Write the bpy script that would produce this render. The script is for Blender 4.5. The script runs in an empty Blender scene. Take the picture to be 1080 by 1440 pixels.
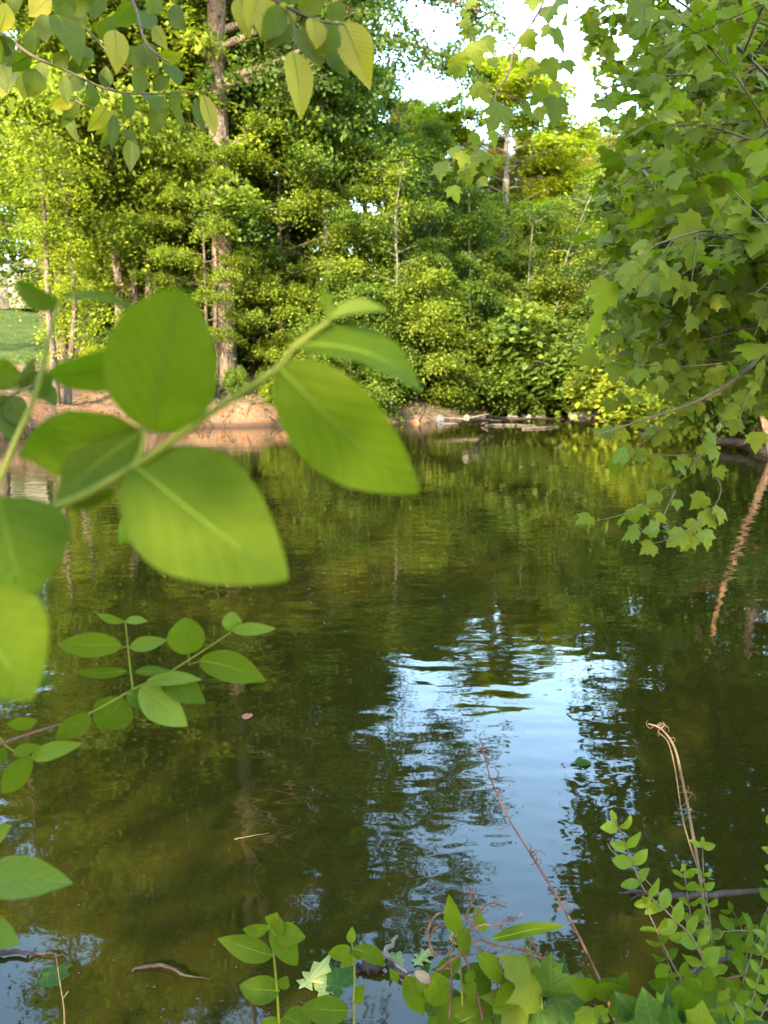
import bpy, math, random
import numpy as np
from mathutils import Vector
# ------------------------------------------------------------------ camera, sky, sun, exposure
S = bpy.context.scene
COL = S.collection
F = 1060.0                       # focal length in pixels of the 1080x1440 frame
PITCH = math.radians(10.2)
CAM_H = 1.7
cam_d = bpy.data.cameras.new('camera'); cam = bpy.data.objects.new('camera', cam_d); COL.objects.link(cam)
cam.location = (0, 0, CAM_H); cam.rotation_euler = (math.radians(90) - PITCH, 0, 0)
cam_d.sensor_fit = 'VERTICAL'; cam_d.sensor_height = 36; cam_d.sensor_width = 27
cam_d.lens = 36 * F / 1440
cam_d.clip_start = 0.05; cam_d.clip_end = 2000
cam_d.dof.use_dof = True; cam_d.dof.focus_distance = 2.2; cam_d.dof.aperture_fstop = 5.3
S.camera = cam
SUN_EL = math.radians(25); SUN_AZ = math.radians(205)      # azimuth clockwise from +Y: behind the camera, a little left
w = bpy.data.worlds.new("World"); S.world = w; w.use_nodes = True
nt = w.node_tree; bg = nt.nodes['Background']
sky = nt.nodes.new('ShaderNodeTexSky'); sky.sky_type = 'NISHITA'; sky.sun_disc = False
sky.sun_elevation = SUN_EL; sky.sun_rotation = SUN_AZ; sky.air_density = 1.6; sky.dust_density = 1.0; sky.ozone_density = 3.0
nt.links.new(sky.outputs[0], bg.inputs[0]); bg.inputs[1].default_value = 0.15
sd = bpy.data.lights.new('sun', 'SUN'); sd.energy = 2.0; sd.angle = math.radians(0.5); sd.color = (1.0, 0.87, 0.66)
sun = bpy.data.objects.new('sun', sd); COL.objects.link(sun)
sv = Vector((math.sin(SUN_AZ) * math.cos(SUN_EL), math.cos(SUN_AZ) * math.cos(SUN_EL), math.sin(SUN_EL)))
sun.rotation_euler = sv.to_track_quat('Z', 'Y').to_euler(); sun.location = (0, -5, 12)
S.view_settings.view_transform = 'Standard'; S.view_settings.look = 'None'
S.view_settings.gamma = 1; S.view_settings.exposure = 4.0
S.render.engine = 'CYCLES'
S.cycles.max_bounces = 6; S.cycles.diffuse_bounces = 3; S.cycles.glossy_bounces = 3; S.cycles.transmission_bounces = 4

# ------------------------------------------------------------------ helpers
RNG = np.random.default_rng(7)
UP = np.array([0, 0, 1.0])
_f = np.array([0, math.cos(PITCH), -math.sin(PITCH)]); _u = np.array([0, math.sin(PITCH), math.cos(PITCH)])
CAMP = np.array([0, 0, CAM_H])
def P(x, y, d):
    """world point seen at pixel (x, y) of the photograph at depth d"""
    return CAMP + d * (_f + np.array([(x - 540) / F, 0, 0]) + (720 - y) / F * _u)
def PY(x, Y):
    """ground x of a pixel column at world distance Y (near the horizon)"""
    return (x - 540) / F * Y
def nrm(v):
    v = np.asarray(v, float); return v / (np.linalg.norm(v, axis=-1, keepdims=True) + 1e-9)

class MB:
    def __init__(s): s.v = []; s.f = []; s.n = 0; s.uv = []; s.lv = []
    def add(s, v, f, uv=None, lv=None):
        v = np.asarray(v, float).reshape(-1, 3); f = np.asarray(f, int)
        s.v.append(v); s.f.append(f + s.n); s.n += len(v)
        s.uv.append(np.zeros((len(v), 2)) if uv is None else np.asarray(uv, float))
        s.lv.append(np.full(len(f), .5) if lv is None else np.broadcast_to(np.asarray(lv, float), (len(f),)))
    def mesh(s, name, smooth=False):
        me = bpy.data.meshes.new(name)
        V = np.concatenate(s.v); me.vertices.add(len(V)); me.vertices.foreach_set('co', V.ravel())
        loops = np.concatenate([f.ravel() for f in s.f]); tot = np.concatenate([np.full(len(f), f.shape[1]) for f in s.f])
        st = np.concatenate([[0], np.cumsum(tot)[:-1]])
        me.loops.add(len(loops)); me.loops.foreach_set('vertex_index', loops.astype(np.int32))
        me.polygons.add(len(tot)); me.polygons.foreach_set('loop_start', st.astype(np.int32))
        me.update(calc_edges=True)
        if smooth: me.polygons.foreach_set('use_smooth', np.ones(len(tot), bool))
        uv = me.uv_layers.new(name='UVMap'); U = np.concatenate(s.uv)[loops]; uv.data.foreach_set('uv', U.ravel())
        a = me.attributes.new('lv', 'FLOAT', 'FACE'); a.data.foreach_set('value', np.concatenate(s.lv).astype(np.float32))
        me.validate(); return me
    def build(s, name, mat, parent=None, smooth=False):
        me = s.mesh(name, smooth); me.materials.append(mat)
        o = bpy.data.objects.new(name, me); COL.objects.link(o); o.parent = parent
        return o
def tag(o, label=None, cat=None, group=None, kind=None):
    if label: o['label'] = label
    if cat: o['category'] = cat
    if group: o['group'] = group
    if kind: o['kind'] = kind
    return o
def empty(name, loc=(0, 0, 0), rz=0):
    o = bpy.data.objects.new(name, None); COL.objects.link(o); o.location = loc; o.rotation_euler = (0, 0, rz)
    o.empty_display_size = .1
    return o
def copy_thing(o):
    c = o.copy(); COL.objects.link(c)
    for ch in list(o.children):
        k = ch.copy(); COL.objects.link(k); k.parent = c
        for g in list(ch.children):
            q = g.copy(); COL.objects.link(q); q.parent = k
    return c
def smoothpath(pts, n=4):
    pts = np.asarray(pts, float)
    if len(pts) < 3 or n < 2: return pts
    out = []
    for i in range(len(pts) - 1):
        p0 = pts[max(i - 1, 0)]; p1 = pts[i]; p2 = pts[i + 1]; p3 = pts[min(i + 2, len(pts) - 1)]
        for k in range(n):
            t = k / n
            out.append(.5 * ((2 * p1) + (-p0 + p2) * t + (2 * p0 - 5 * p1 + 4 * p2 - p3) * t * t + (-p0 + 3 * p1 - 3 * p2 + p3) * t ** 3))
    out.append(pts[-1]); return np.array(out)
def tube(mb, pts, radii, seg=7, n=3, rough=0.0, lv=.5):
    pts = smoothpath(pts, n); m = len(pts)
    if np.ndim(radii) == 0: radii = [radii, radii]
    radii = np.interp(np.linspace(0, 1, m), np.linspace(0, 1, len(radii)), radii)
    T = nrm(np.gradient(pts, axis=0)); ref = np.array([0.31, 0.12, 1.0]) if abs(T[0][2]) < .8 else np.array([1.0, .2, .1])
    A = nrm(np.cross(T, ref)); B = np.cross(T, A)
    an = np.linspace(0, 2 * math.pi, seg, endpoint=False)
    rr = radii[:, None] * (1 + rough * RNG.uniform(-1, 1, (m, seg)))
    V = pts[:, None] + rr[..., None] * (np.cos(an)[None, :, None] * A[:, None] + np.sin(an)[None, :, None] * B[:, None])
    i = np.arange(m - 1)[:, None] * seg; j = np.arange(seg)[None]; k = (j + 1) % seg
    f = np.stack([i + j, i + k, i + seg + k, i + seg + j], -1).reshape(-1, 4)
    uv = np.stack(np.broadcast_arrays(np.arange(m)[:, None] / m, an[None] / 6.28), -1).reshape(-1, 2)
    mb.add(V.reshape(-1, 3), f, uv, lv)
    c = len(mb.v)
    mb.add(np.vstack([V[-1], pts[-1][None] + T[-1] * radii[-1] * .6]), [[a, (a + 1) % seg, seg] for a in range(seg)], lv=lv)
    mb.add(np.vstack([V[0], pts[0][None]]), [[(a + 1) % seg, a, seg] for a in range(seg)], lv=lv)
def scatter(mb, tv, tf, tuv, pos, d, n, size, lv=None):
    """copies of a small template (x across, y along, z up) on frames"""
    d = nrm(d); s = nrm(np.cross(d, n)); n = np.cross(s, d); N = len(pos); K = len(tv)
    size = np.broadcast_to(np.asarray(size, float), (N,))
    V = pos[:, None] + size[:, None, None] * (tv[None, :, 0:1] * s[:, None] + tv[None, :, 1:2] * d[:, None] + tv[None, :, 2:3] * n[:, None])
    f = (tf[None] + (np.arange(N) * K)[:, None, None]).reshape(-1, tf.shape[1])
    if lv is None: lv = RNG.random(N)
    mb.add(V.reshape(-1, 3), f, np.tile(tuv, (N, 1)), np.repeat(lv, len(tf)))
# leaf templates -----------------------------------------------------
T_RH = (np.array([[0, 0, 0], [.32, .45, .08], [0, 1, -.06], [-.32, .45, .08]]), np.array([[0, 1, 2, 3]]), np.array([[.5, 0], [1, .5], [.5, 1], [0, .5]]))
T_ND = (np.array([[-.05, 0, 0], [.05, 0, 0], [.02, 1, 0], [-.02, 1, 0]]), np.array([[0, 1, 2, 3]]), np.array([[.5, 0], [1, .5], [.5, 1], [0, .5]]))
def fan(outline, zf):
    """polygon fan around the leaf's base point"""
    o = np.array(outline, float); v = np.zeros((len(o) + 1, 3)); v[1:, :2] = o; v[0, :2] = (0, .22)
    v[:, 2] = [zf(a, b) for a, b in v[:, :2]]
    f = np.array([[0, i + 1, (i + 1) % len(o) + 1] for i in range(len(o))])
    uv = v[:, :2] + np.array([.5, 0]); return v, f, uv
def mirror(h): return h + [(-a, b) for a, b in reversed(h) if a > 1e-6]
SYC = fan(mirror([(0, 0), (.12, -.07), (.30, -.05), (.40, .06), (.55, .12), (.47, .24), (.50, .36), (.60, .55), (.44, .52), (.32, .56), (.25, .58), (.27, .74), (.15, .84), (0, 1.02)]),
          lambda a, b: -.35 * a * a - .12 * (b - .2) ** 2 + .05 * abs(a))
OAK = fan(mirror([(0, 0), (.07, .12), (.25, .16), (.13, .28), (.12, .36), (.36, .44), (.16, .52), (.13, .62), (.26, .74), (.10, .80), (0, 1.0)]), lambda a, b: -.2 * a * a)
OVT = fan(mirror([(0, 0), (.12, .06), (.24, .2), (.30, .38), (.27, .58), (.17, .78), (.07, .92), (0, 1.0)]), lambda a, b: .18 * abs(a) - .12 * b * b)
RND = fan(mirror([(0, 0), (.18, .1), (.28, .3), (.29, .55), (.2, .8), (.08, .95), (0, 1.0)]), lambda a, b: .2 * abs(a) - .08 * b * b)
# ------------------------------------------------------------------ materials
def newmat(name):
    m = bpy.data.materials.new(name); m.use_nodes = True; t = m.node_tree
    for x in list(t.nodes): t.nodes.remove(x)
    return m, t
def N(t, typ, **kw):
    n = t.nodes.new(typ)
    for k, v in kw.items():
        if k.startswith('i_'):
            key = k[2:]; n.inputs[int(key) if key.isdigit() else key].default_value = v
        else: setattr(n, k, v)
    return n
def L(t, a, b): t.links.new(a, b)
def ramp(t, fac, stops):
    r = t.nodes.new('ShaderNodeValToRGB'); e = r.color_ramp.elements
    while len(e) < len(stops): e.new(.5)
    for i, (p, c) in enumerate(stops): e[i].position = p; e[i].color = (*c, 1)
    t.links.new(fac, r.inputs[0]); return r.outputs[0]
def mathn(t, op, a, b=None, c=None):
    n = t.nodes.new('ShaderNodeMath'); n.operation = op
    for i, x in enumerate((a, b, c)):
        if x is None: continue
        if isinstance(x, (int, float)): n.inputs[i].default_value = x
        else: t.links.new(x, n.inputs[i])
    return n.outputs[0]
def mixc(t, fac, a, b, mode='MIX'):
    n = t.nodes.new('ShaderNodeMix'); n.data_type = 'RGBA'; n.blend_type = mode
    for i, x in ((0, fac), (6, a), (7, b)):
        if isinstance(x, (int, float)): n.inputs[i].default_value = x
        elif isinstance(x, tuple): n.inputs[i].default_value = (*x, 1)
        else: t.links.new(x, n.inputs[i])
    return n.outputs[2]
def leafmat(name, stops, trans=.42, rough=.55, tcol=(1.2, 1.4, .4), veins=None, vein_col=(.20, .30, .05), nscale=1.5, spec=.22, obj_rand=.15):
    m, t = newmat(name)
    out = N(t, 'ShaderNodeOutputMaterial'); att = N(t, 'ShaderNodeAttribute', attribute_name='lv')
    geo = N(t, 'ShaderNodeNewGeometry'); oi = N(t, 'ShaderNodeObjectInfo')
    no = N(t, 'ShaderNodeTexNoise', i_Scale=nscale, i_Detail=3.0); L(t, geo.outputs['Position'], no.inputs['Vector'])
    f = mathn(t, 'ADD', mathn(t, 'MULTIPLY', att.outputs['Fac'], .6), mathn(t, 'MULTIPLY', no.outputs[0], .5))
    f = mathn(t, 'ADD', f, mathn(t, 'MULTIPLY', mathn(t, 'SUBTRACT', oi.outputs['Random'], .5), obj_rand))
    f = mathn(t, 'SUBTRACT', f, .05)
    colr = ramp(t, f, stops)
    bs = N(t, 'ShaderNodeBsdfPrincipled'); bs.inputs['Roughness'].default_value = rough; bs.inputs['Specular IOR Level'].default_value = spec
    tr = N(t, 'ShaderNodeBsdfTranslucent')
    if veins:
        uv = N(t, 'ShaderNodeUVMap'); sp = N(t, 'ShaderNodeSeparateXYZ'); L(t, uv.outputs[0], sp.inputs[0])
        u = mathn(t, 'ABSOLUTE', mathn(t, 'SUBTRACT', sp.outputs[0], .5)); v = sp.outputs[1]
        def line(dist, wd):       # 1 on the line, 0 away from it
            n = N(t, 'ShaderNodeMapRange', interpolation_type='SMOOTHSTEP'); L(t, dist, n.inputs[0])
            n.inputs[1].default_value = 0; n.inputs[2].default_value = wd; n.inputs[3].default_value = 1; n.inputs[4].default_value = 0
            return n.outputs[0]
        mid = line(u, .022)
        if veins == 'arc':       # dogwood: curved veins that follow the margin
            q = mathn(t, 'SUBTRACT', v, mathn(t, 'MULTIPLY', mathn(t, 'POWER', u, .75), .75))
            fr = mathn(t, 'ABSOLUTE', mathn(t, 'SUBTRACT', mathn(t, 'FRACT', mathn(t, 'MULTIPLY', q, 6.5)), .5)); lat = line(fr, .10)
            per = mathn(t, 'FRACT', mathn(t, 'MULTIPLY', q, 6.5))
        elif veins == 'pin':     # elm: straight parallel veins
            q = mathn(t, 'SUBTRACT', v, mathn(t, 'MULTIPLY', u, .5))
            fr = mathn(t, 'ABSOLUTE', mathn(t, 'SUBTRACT', mathn(t, 'FRACT', mathn(t, 'MULTIPLY', q, 13.0)), .5)); lat = line(fr, .20)
            per = mathn(t, 'FRACT', mathn(t, 'MULTIPLY', q, 13.0))
        else:                    # palmate
            vv = mathn(t, 'SUBTRACT', v, .12); l2 = []
            for an in (42, 82):
                a = math.radians(an); l2.append(mathn(t, 'ABSOLUTE', mathn(t, 'SUBTRACT', mathn(t, 'MULTIPLY', u, math.cos(a)), mathn(t, 'MULTIPLY', vv, math.sin(a)))))
            q = mathn(t, 'MINIMUM', l2[0], l2[1]); lat = line(q, .016)
            per = mathn(t, 'FRACT', mathn(t, 'MULTIPLY', mathn(t, 'SUBTRACT', v, mathn(t, 'MULTIPLY', u, .6)), 8.0))
        vm = mathn(t, 'MAXIMUM', mid, mathn(t, 'MULTIPLY', lat, .75))
        colr = mixc(t, mathn(t, 'MULTIPLY', vm, .6), colr, vein_col)
        # blotches and insect spots, part of the leaf itself
        n3 = N(t, 'ShaderNodeTexNoise', i_Scale=120.0, i_Detail=4.0); L(t, geo.outputs['Position'], n3.inputs['Vector'])
        colr = mixc(t, mathn(t, 'MULTIPLY', n3.outputs[0], .35), colr, mixc(t, .5, colr, (.10, .16, .02)))
        n4 = N(t, 'ShaderNodeTexVoronoi', i_Scale=38.0); L(t, geo.outputs['Position'], n4.inputs['Vector'])
        colr = mixc(t, mathn(t, 'MULTIPLY', mathn(t, 'LESS_THAN', mathn(t, 'ADD', n4.outputs[0], mathn(t, 'MULTIPLY', n3.outputs[0], .12)), .11), .7), colr, (.16, .09, .025))
        bmp = N(t, 'ShaderNodeBump', i_Strength=.3, i_Distance=.0012)
        hgt = mathn(t, 'SUBTRACT', mathn(t, 'SINE', mathn(t, 'MULTIPLY', per, 3.1416)), mathn(t, 'MULTIPLY', mid, 1.0))
        hgt = mathn(t, 'ADD', hgt, mathn(t, 'MULTIPLY', n3.outputs[0], .8))
        L(t, hgt, bmp.inputs['Height']); L(t, bmp.outputs[0], bs.inputs['Normal'])
    L(t, colr, bs.inputs['Base Color'])
    tc = mixc(t, 1.0, colr, tcol, 'MULTIPLY'); L(t, tc, tr.inputs['Color'])
    mx = N(t, 'ShaderNodeMixShader', i_0=trans); L(t, bs.outputs[0], mx.inputs[1]); L(t, tr.outputs[0], mx.inputs[2])
    L(t, mx.outputs[0], out.inputs[0]); return m
def plainmat(name, stops, scale=8, rough=.8, bump=.3, dist=.02, stretch=(1, 1, 1), detail=8, spec=.3):
    m, t = newmat(name); out = N(t, 'ShaderNodeOutputMaterial'); bs = N(t, 'ShaderNodeBsdfPrincipled', i_Roughness=rough)
    bs.inputs['Specular IOR Level'].default_value = spec
    tc = N(t, 'ShaderNodeTexCoord'); mp = N(t, 'ShaderNodeMapping'); mp.inputs['Scale'].default_value = stretch
    L(t, tc.outputs['Object'], mp.inputs[0]); no = N(t, 'ShaderNodeTexNoise', i_Scale=scale, i_Detail=float(detail), i_Roughness=.65); L(t, mp.outputs[0], no.inputs['Vector'])
    L(t, ramp(t, no.outputs[0], stops), bs.inputs['Base Color'])
    b = N(t, 'ShaderNodeBump', i_Strength=bump, i_Distance=dist); L(t, no.outputs[0], b.inputs['Height']); L(t, b.outputs[0], bs.inputs['Normal'])
    L(t, bs.outputs[0], out.inputs[0]); return m
def barkmat(name, c0, c1, c2, sc=7.0):
    m, t = newmat(name); out = N(t, 'ShaderNodeOutputMaterial'); bs = N(t, 'ShaderNodeBsdfPrincipled', i_Roughness=.9)
    bs.inputs['Specular IOR Level'].default_value = .15
    tc = N(t, 'ShaderNodeTexCoord'); mp = N(t, 'ShaderNodeMapping'); mp.inputs['Scale'].default_value = (1, 1, .16); L(t, tc.outputs['Object'], mp.inputs[0])
    vo = N(t, 'ShaderNodeTexVoronoi', feature='DISTANCE_TO_EDGE', i_Scale=sc * 2); no = N(t, 'ShaderNodeTexNoise', i_Scale=sc, i_Detail=8.0, i_Roughness=.7)
    L(t, mp.outputs[0], no.inputs['Vector'])
    wv = N(t, 'ShaderNodeVectorMath', operation='ADD'); L(t, mp.outputs[0], wv.inputs[0])
    n2 = N(t, 'ShaderNodeTexNoise', i_Scale=3.0); L(t, tc.outputs['Object'], n2.inputs['Vector']); sc2 = N(t, 'ShaderNodeVectorMath', operation='SCALE'); sc2.inputs['Scale'].default_value = .25
    L(t, n2.outputs['Color'], sc2.inputs[0]); L(t, sc2.outputs[0], wv.inputs[1]); L(t, wv.outputs[0], vo.inputs['Vector'])
    f = mathn(t, 'ADD', mathn(t, 'MULTIPLY', vo.outputs['Distance'], 1.4), mathn(t, 'MULTIPLY', mathn(t, 'SUBTRACT', no.outputs[0], .35), .9))
    L(t, ramp(t, f, [(0.05, c0), (.4, c1), (.8, c2)]), bs.inputs['Base Color'])
    b = N(t, 'ShaderNodeBump', i_Strength=.9, i_Distance=.04); L(t, f, b.inputs['Height']); L(t, b.outputs[0], bs.inputs['Normal'])
    L(t, bs.outputs[0], out.inputs[0]); return m

LM_MID = leafmat('leaf_mid', [(0.15, (0.0385, 0.0632, 0.0081)), (.5, (0.0770, 0.1142, 0.0126)), (.85, (0.1336, 0.1683, 0.0180))], spec=.15)
LM_LIGHT = leafmat('leaf_light', [(0.1, (0.0642, 0.0890, 0.0099)), (.45, (0.1230, 0.1534, 0.0139)), (.85, (0.2032, 0.2177, 0.0198))], trans=.5, spec=.15)
LM_DARK = leafmat('leaf_dark', [(0.15, (0.0257, 0.0459, 0.0099)), (.5, (0.0481, 0.0796, 0.0144)), (.9, (0.0877, 0.1224, 0.0180))], spec=.15)
LM_YEL = leafmat('leaf_yellow', [(0.1, (.10, .13, .008)), (.5, (.18, .20, .012)), (.9, (.28, .27, .02))], trans=.5, spec=.15)
LM_PINE = leafmat('pine_needles', [(0.1, (.07, .075, .012)), (.5, (.15, .13, .02)), (.9, (.27, .19, .04))], trans=.25)
LM_SYC = leafmat('leaf_sycamore', [(0.1, (0.0418, 0.0619, 0.0038)), (.45, (0.0881, 0.1074, 0.0038)), (.9, (0.1763, 0.1734, 0.0063))], trans=.5, veins='palm', nscale=.8, vein_col=(0.1248, 0.1404, 0.0156), rough=.55, spec=.14)
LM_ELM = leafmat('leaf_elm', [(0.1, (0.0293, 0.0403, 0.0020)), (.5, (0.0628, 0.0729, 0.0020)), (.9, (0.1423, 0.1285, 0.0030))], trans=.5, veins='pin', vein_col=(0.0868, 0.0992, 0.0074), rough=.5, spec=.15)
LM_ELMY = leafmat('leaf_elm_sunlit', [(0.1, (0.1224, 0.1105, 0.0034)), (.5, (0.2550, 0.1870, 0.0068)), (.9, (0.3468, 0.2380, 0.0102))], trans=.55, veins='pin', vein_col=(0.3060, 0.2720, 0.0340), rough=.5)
LM_DOG = leafmat('leaf_dogwood', [(0.1, (0.0478, 0.0710, 0.0018)), (.5, (0.0659, 0.0888, 0.0018)), (.9, (0.0865, 0.1101, 0.0025))], trans=.5, veins='arc', vein_col=(0.0775, 0.1054, 0.0124), rough=.65, nscale=14, spec=.05)
LM_DOGD = leafmat('leaf_dogwood_deep', [(0.1, (0.0287, 0.0505, 0.0016)), (.5, (0.0428, 0.0658, 0.0016)), (.9, (0.0639, 0.0841, 0.0018))], trans=.45, veins='arc', vein_col=(0.0522, 0.0812, 0.0104), rough=.6, nscale=14, spec=.06)
LM_YOUNG = leafmat('leaf_young', [(0.1, (0.0577, 0.0855, 0.0043)), (.5, (0.0842, 0.1166, 0.0056)), (.9, (0.1242, 0.1555, 0.0086))], trans=.45, veins='arc', vein_col=(0.1368, 0.1728, 0.0360), rough=.5, nscale=14, spec=.15)
LM_GROUND = leafmat('leaf_undergrowth', [(0.1, (0.0077, 0.0226, 0.0023)), (.5, (0.0148, 0.0369, 0.0036)), (.9, (0.0265, 0.0544, 0.0041))], trans=.35, veins='palm', vein_col=(0.0496, 0.0868, 0.0186), rough=.55, nscale=14, spec=.1)
LM_PALE = leafmat('leaf_floating', [(0.1, (0.0765, 0.0883, 0.0225)), (.5, (0.1080, 0.1209, 0.0315)), (.9, (0.1395, 0.1488, 0.0450))], trans=.2, veins='palm', vein_col=(0.2550, 0.2700, 0.1050), rough=.6, nscale=14, spec=.15)
BARK = barkmat('bark_grey_brown', (.03, .02, .014), (.105, .072, .048), (.20, .15, .105))
BARKR = barkmat('bark_red_brown', (.04, .027, .02), (.11, .075, .052), (.2, .14, .10), 9)
BARKP = barkmat('bark_pale', (.06, .05, .04), (.14, .12, .095), (.24, .21, .17), 5)
BARKT = barkmat('bark_tan', (.16, .07, .03), (.36, .19, .09), (.5, .3, .16), 6)
M_STEM = plainmat('green_stem', [(.3, (0.0720, 0.0870, 0.0060)), (.7, (0.1140, 0.1200, 0.0132))], 40, .6, .1, .001, spec=.12)
M_RIB = plainmat('leaf_rib', [(.3, (0.0600, 0.0935, 0.0048)), (.7, (0.0800, 0.1105, 0.0064))], 60, .6, .1, .001, spec=.08)
M_TWIG = plainmat('brown_twig', [(.3, (.05, .035, .02)), (.7, (.12, .085, .05))], 40, .8, .3, .001)
M_RED = plainmat('red_brown_stem', [(.3, (.05, .022, .015)), (.7, (.12, .058, .04))], 60, .7, .3, .001, spec=.12)
M_DRY = plainmat('dry_stem', [(.3, (0.0630, 0.0403, 0.0216)), (.7, (0.1400, 0.0943, 0.0540))], 60, .8, .3, .001, spec=.1)
M_DEAD = plainmat('dead_wood', [(.3, (0.0081, 0.0050, 0.0032)), (.55, (0.0248, 0.0151, 0.0096)), (.75, (0.0540, 0.0357, 0.0220))], 22, .8, 1.0, .012, spec=.2)
M_DRIFT = plainmat('driftwood', [(.3, (0.0350, 0.0259, 0.0182)), (.5, (0.0910, 0.0700, 0.0504)), (.75, (0.1680, 0.1330, 0.0980))], 12, .85, .8, .02, spec=.15)
M_ROCK = plainmat('pale_rock', [(.25, (0.0832, 0.0704, 0.0544)), (.5, (0.1536, 0.1344, 0.1056)), (.75, (0.2176, 0.1920, 0.1600))], 4, .85, .8, .03, spec=.15)
M_ROCKG = plainmat('grey_rock', [(.25, (0.0324, 0.0324, 0.0324)), (.5, (0.0612, 0.0612, 0.0612)), (.75, (0.0972, 0.0972, 0.0936))], 5, .8, .5, .03, spec=.15)
M_ROCKO = plainmat('rust_rock', [(.25, (.09, .03, .015)), (.5, (.20, .065, .03)), (.75, (.30, .12, .06))], 5, .85, .8, .03, spec=.15)

# ------------------------------------------------------------------ ground, water
SHORE = np.array([(-10.9, 20.7), (-9.6, 23.2), (-7.6, 25.0), (-5.5, 25.9), (-3, 26.8), (0, 28), (2.5, 29.6), (4.5, 32.6), (6, 35.2), (8, 35.0), (9.3, 30), (9.7, 25), (9.3, 21), (8.5, 16.5),
                  (7.2, 12.5), (5.9, 8), (4.9, 4.5), (3.4, 2.6), (2, 1.72), (.9, 1.55), (0, 1.5), (-1.2, 1.55), (-2.5, 1.75), (-6, 2.3), (-12, 4), (-17, 9), (-16.5, 15), (-13.5, 19.2)])
def sdist(X, Y):
    """signed distance to the shoreline, positive on land"""
    sh = X.shape; p = np.stack([X.ravel(), Y.ravel()], -1); best = np.full(len(p), 1e9); inside = np.zeros(len(p), bool)
    for i in range(len(SHORE)):
        a = SHORE[i]; b = SHORE[(i + 1) % len(SHORE)]; ab = b - a
        t = np.clip(((p - a) @ ab) / (ab @ ab), 0, 1); best = np.minimum(best, np.linalg.norm(p - a - t[:, None] * ab, axis=1))
        c = (a[1] > p[:, 1]) != (b[1] > p[:, 1]); xi = a[0] + (p[:, 1] - a[1]) / (b[1] - a[1] + 1e-9) * ab[0]
        inside ^= c & (p[:, 0] < xi)
    return (best * np.where(inside, -1, 1)).reshape(sh)
def wob(X, Y):
    return (np.sin(X * 1.7 + Y * .6) + np.sin(Y * 2.3 - X * .9 + 1) + np.sin(X * 4.1 + 2) * .5 + np.sin(Y * 5.3 + X * 3.1) * .5) * .25
def height(X, Y):
    X = np.asarray(X, float); Y = np.asarray(Y, float); d = sdist(X, Y); w_ = wob(X, Y)
    d = d + w_ * np.clip((Y - 6) / 6, 0.12, .5)
    dp = np.clip(d, 0, None)
    far = np.clip((Y - 8) / 6, 0, 1); right = np.clip((X - 5) / 3, 0, 1)
    s = np.clip(dp / .45, 0, 1); bank = (.62 - .25 * right) * (1 - .6 * np.clip((X + 4) / 2.5, 0, 1)) * (s * s * (3 - 2 * s))
    z = bank + (.24 - .08 * right) * np.minimum(dp, 6) + .135 * np.clip(dp - 6, 0, 60)
    near = .16 * np.clip(dp / .7, 0, 1) + .05 * np.minimum(dp, 6)
    z = near * (1 - far) + z * far + w_ * .12 * np.clip(dp, 0, 1) * np.clip((Y - 6) / 6, 0.1, 1)
    zin = -.9 * (1 - np.exp(np.clip(d, -50, 0) * .9)) - .03
    return np.where(d > 0, z - .01, zin)
def gz(x, y): return float(height(np.array([x]), np.array([y]))[0])
def axis(a, b, st, lo, hi):
    m = np.arange(a, b, st); l_ = a - np.cumsum(1.35 ** np.arange(30) * st); h_ = m[-1] + np.cumsum(1.35 ** np.arange(30) * st)
    return np.concatenate([l_[l_ > lo][::-1], m, h_[h_ < hi]])
xs = axis(-24, 14, .28, -500, 500); ys = axis(-1, 42, .28, -300, 600)
GX, GY = np.meshgrid(xs, ys); GZ = height(GX, GY); GD = sdist(GX, GY)
nx, ny = len(xs), len(ys); i = np.arange(ny - 1)[:, None] * nx; j = np.arange(nx - 1)[None]
gf = np.stack([i + j, i + j + 1, i + j + nx + 1, i + j + nx], -1).reshape(-1, 4)
mb = MB(); mb.add(np.stack([GX, GY, GZ], -1).reshape(-1, 3), gf)
# ground material: clay bank, leaf litter, mown lawn
m, t = newmat('ground'); out = N(t, 'ShaderNodeOutputMaterial'); bs = N(t, 'ShaderNodeBsdfPrincipled', i_Roughness=.95); bs.inputs['Specular IOR Level'].default_value = .1
geo = N(t, 'ShaderNodeNewGeometry'); n1 = N(t, 'ShaderNodeTexNoise', i_Scale=1.3, i_Detail=8.0, i_Roughness=.7); n2 = N(t, 'ShaderNodeTexNoise', i_Scale=14.0, i_Detail=8.0, i_Roughness=.75)
L(t, geo.outputs['Position'], n1.inputs['Vector']); L(t, geo.outputs['Position'], n2.inputs['Vector'])
clay = ramp(t, n2.outputs[0], [(.3, (.045, .023, .012)), (.5, (.125, .058, .026)), (.7, (.21, .12, .065))])
litter = ramp(t, n2.outputs[0], [(.3, (.035, .024, .015)), (.5, (.10, .065, .038)), (.72, (.20, .14, .08))])
lawn = ramp(t, n2.outputs[0], [(.3, (.032, .050, .012)), (.5, (.050, .072, .016)), (.72, (.08, .10, .026))])
ac = N(t, 'ShaderNodeAttribute', attribute_name='clay'); al = N(t, 'ShaderNodeAttribute', attribute_name='lawn')
fc = N(t, 'ShaderNodeMapRange', i_1=.42, i_2=.58); L(t, mathn(t, 'ADD', mathn(t, 'MULTIPLY', ac.outputs['Fac'], .8), mathn(t, 'MULTIPLY', mathn(t, 'SUBTRACT', n1.outputs[0], .5), .9)), fc.inputs[0])
fl = N(t, 'ShaderNodeMapRange', i_1=.45, i_2=.55); L(t, mathn(t, 'ADD', al.outputs['Fac'], mathn(t, 'MULTIPLY', mathn(t, 'SUBTRACT', n1.outputs[0], .5), .4)), fl.inputs[0])
sz_ = N(t, 'ShaderNodeSeparateXYZ'); L(t, geo.outputs['Position'], sz_.inputs[0])
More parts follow.
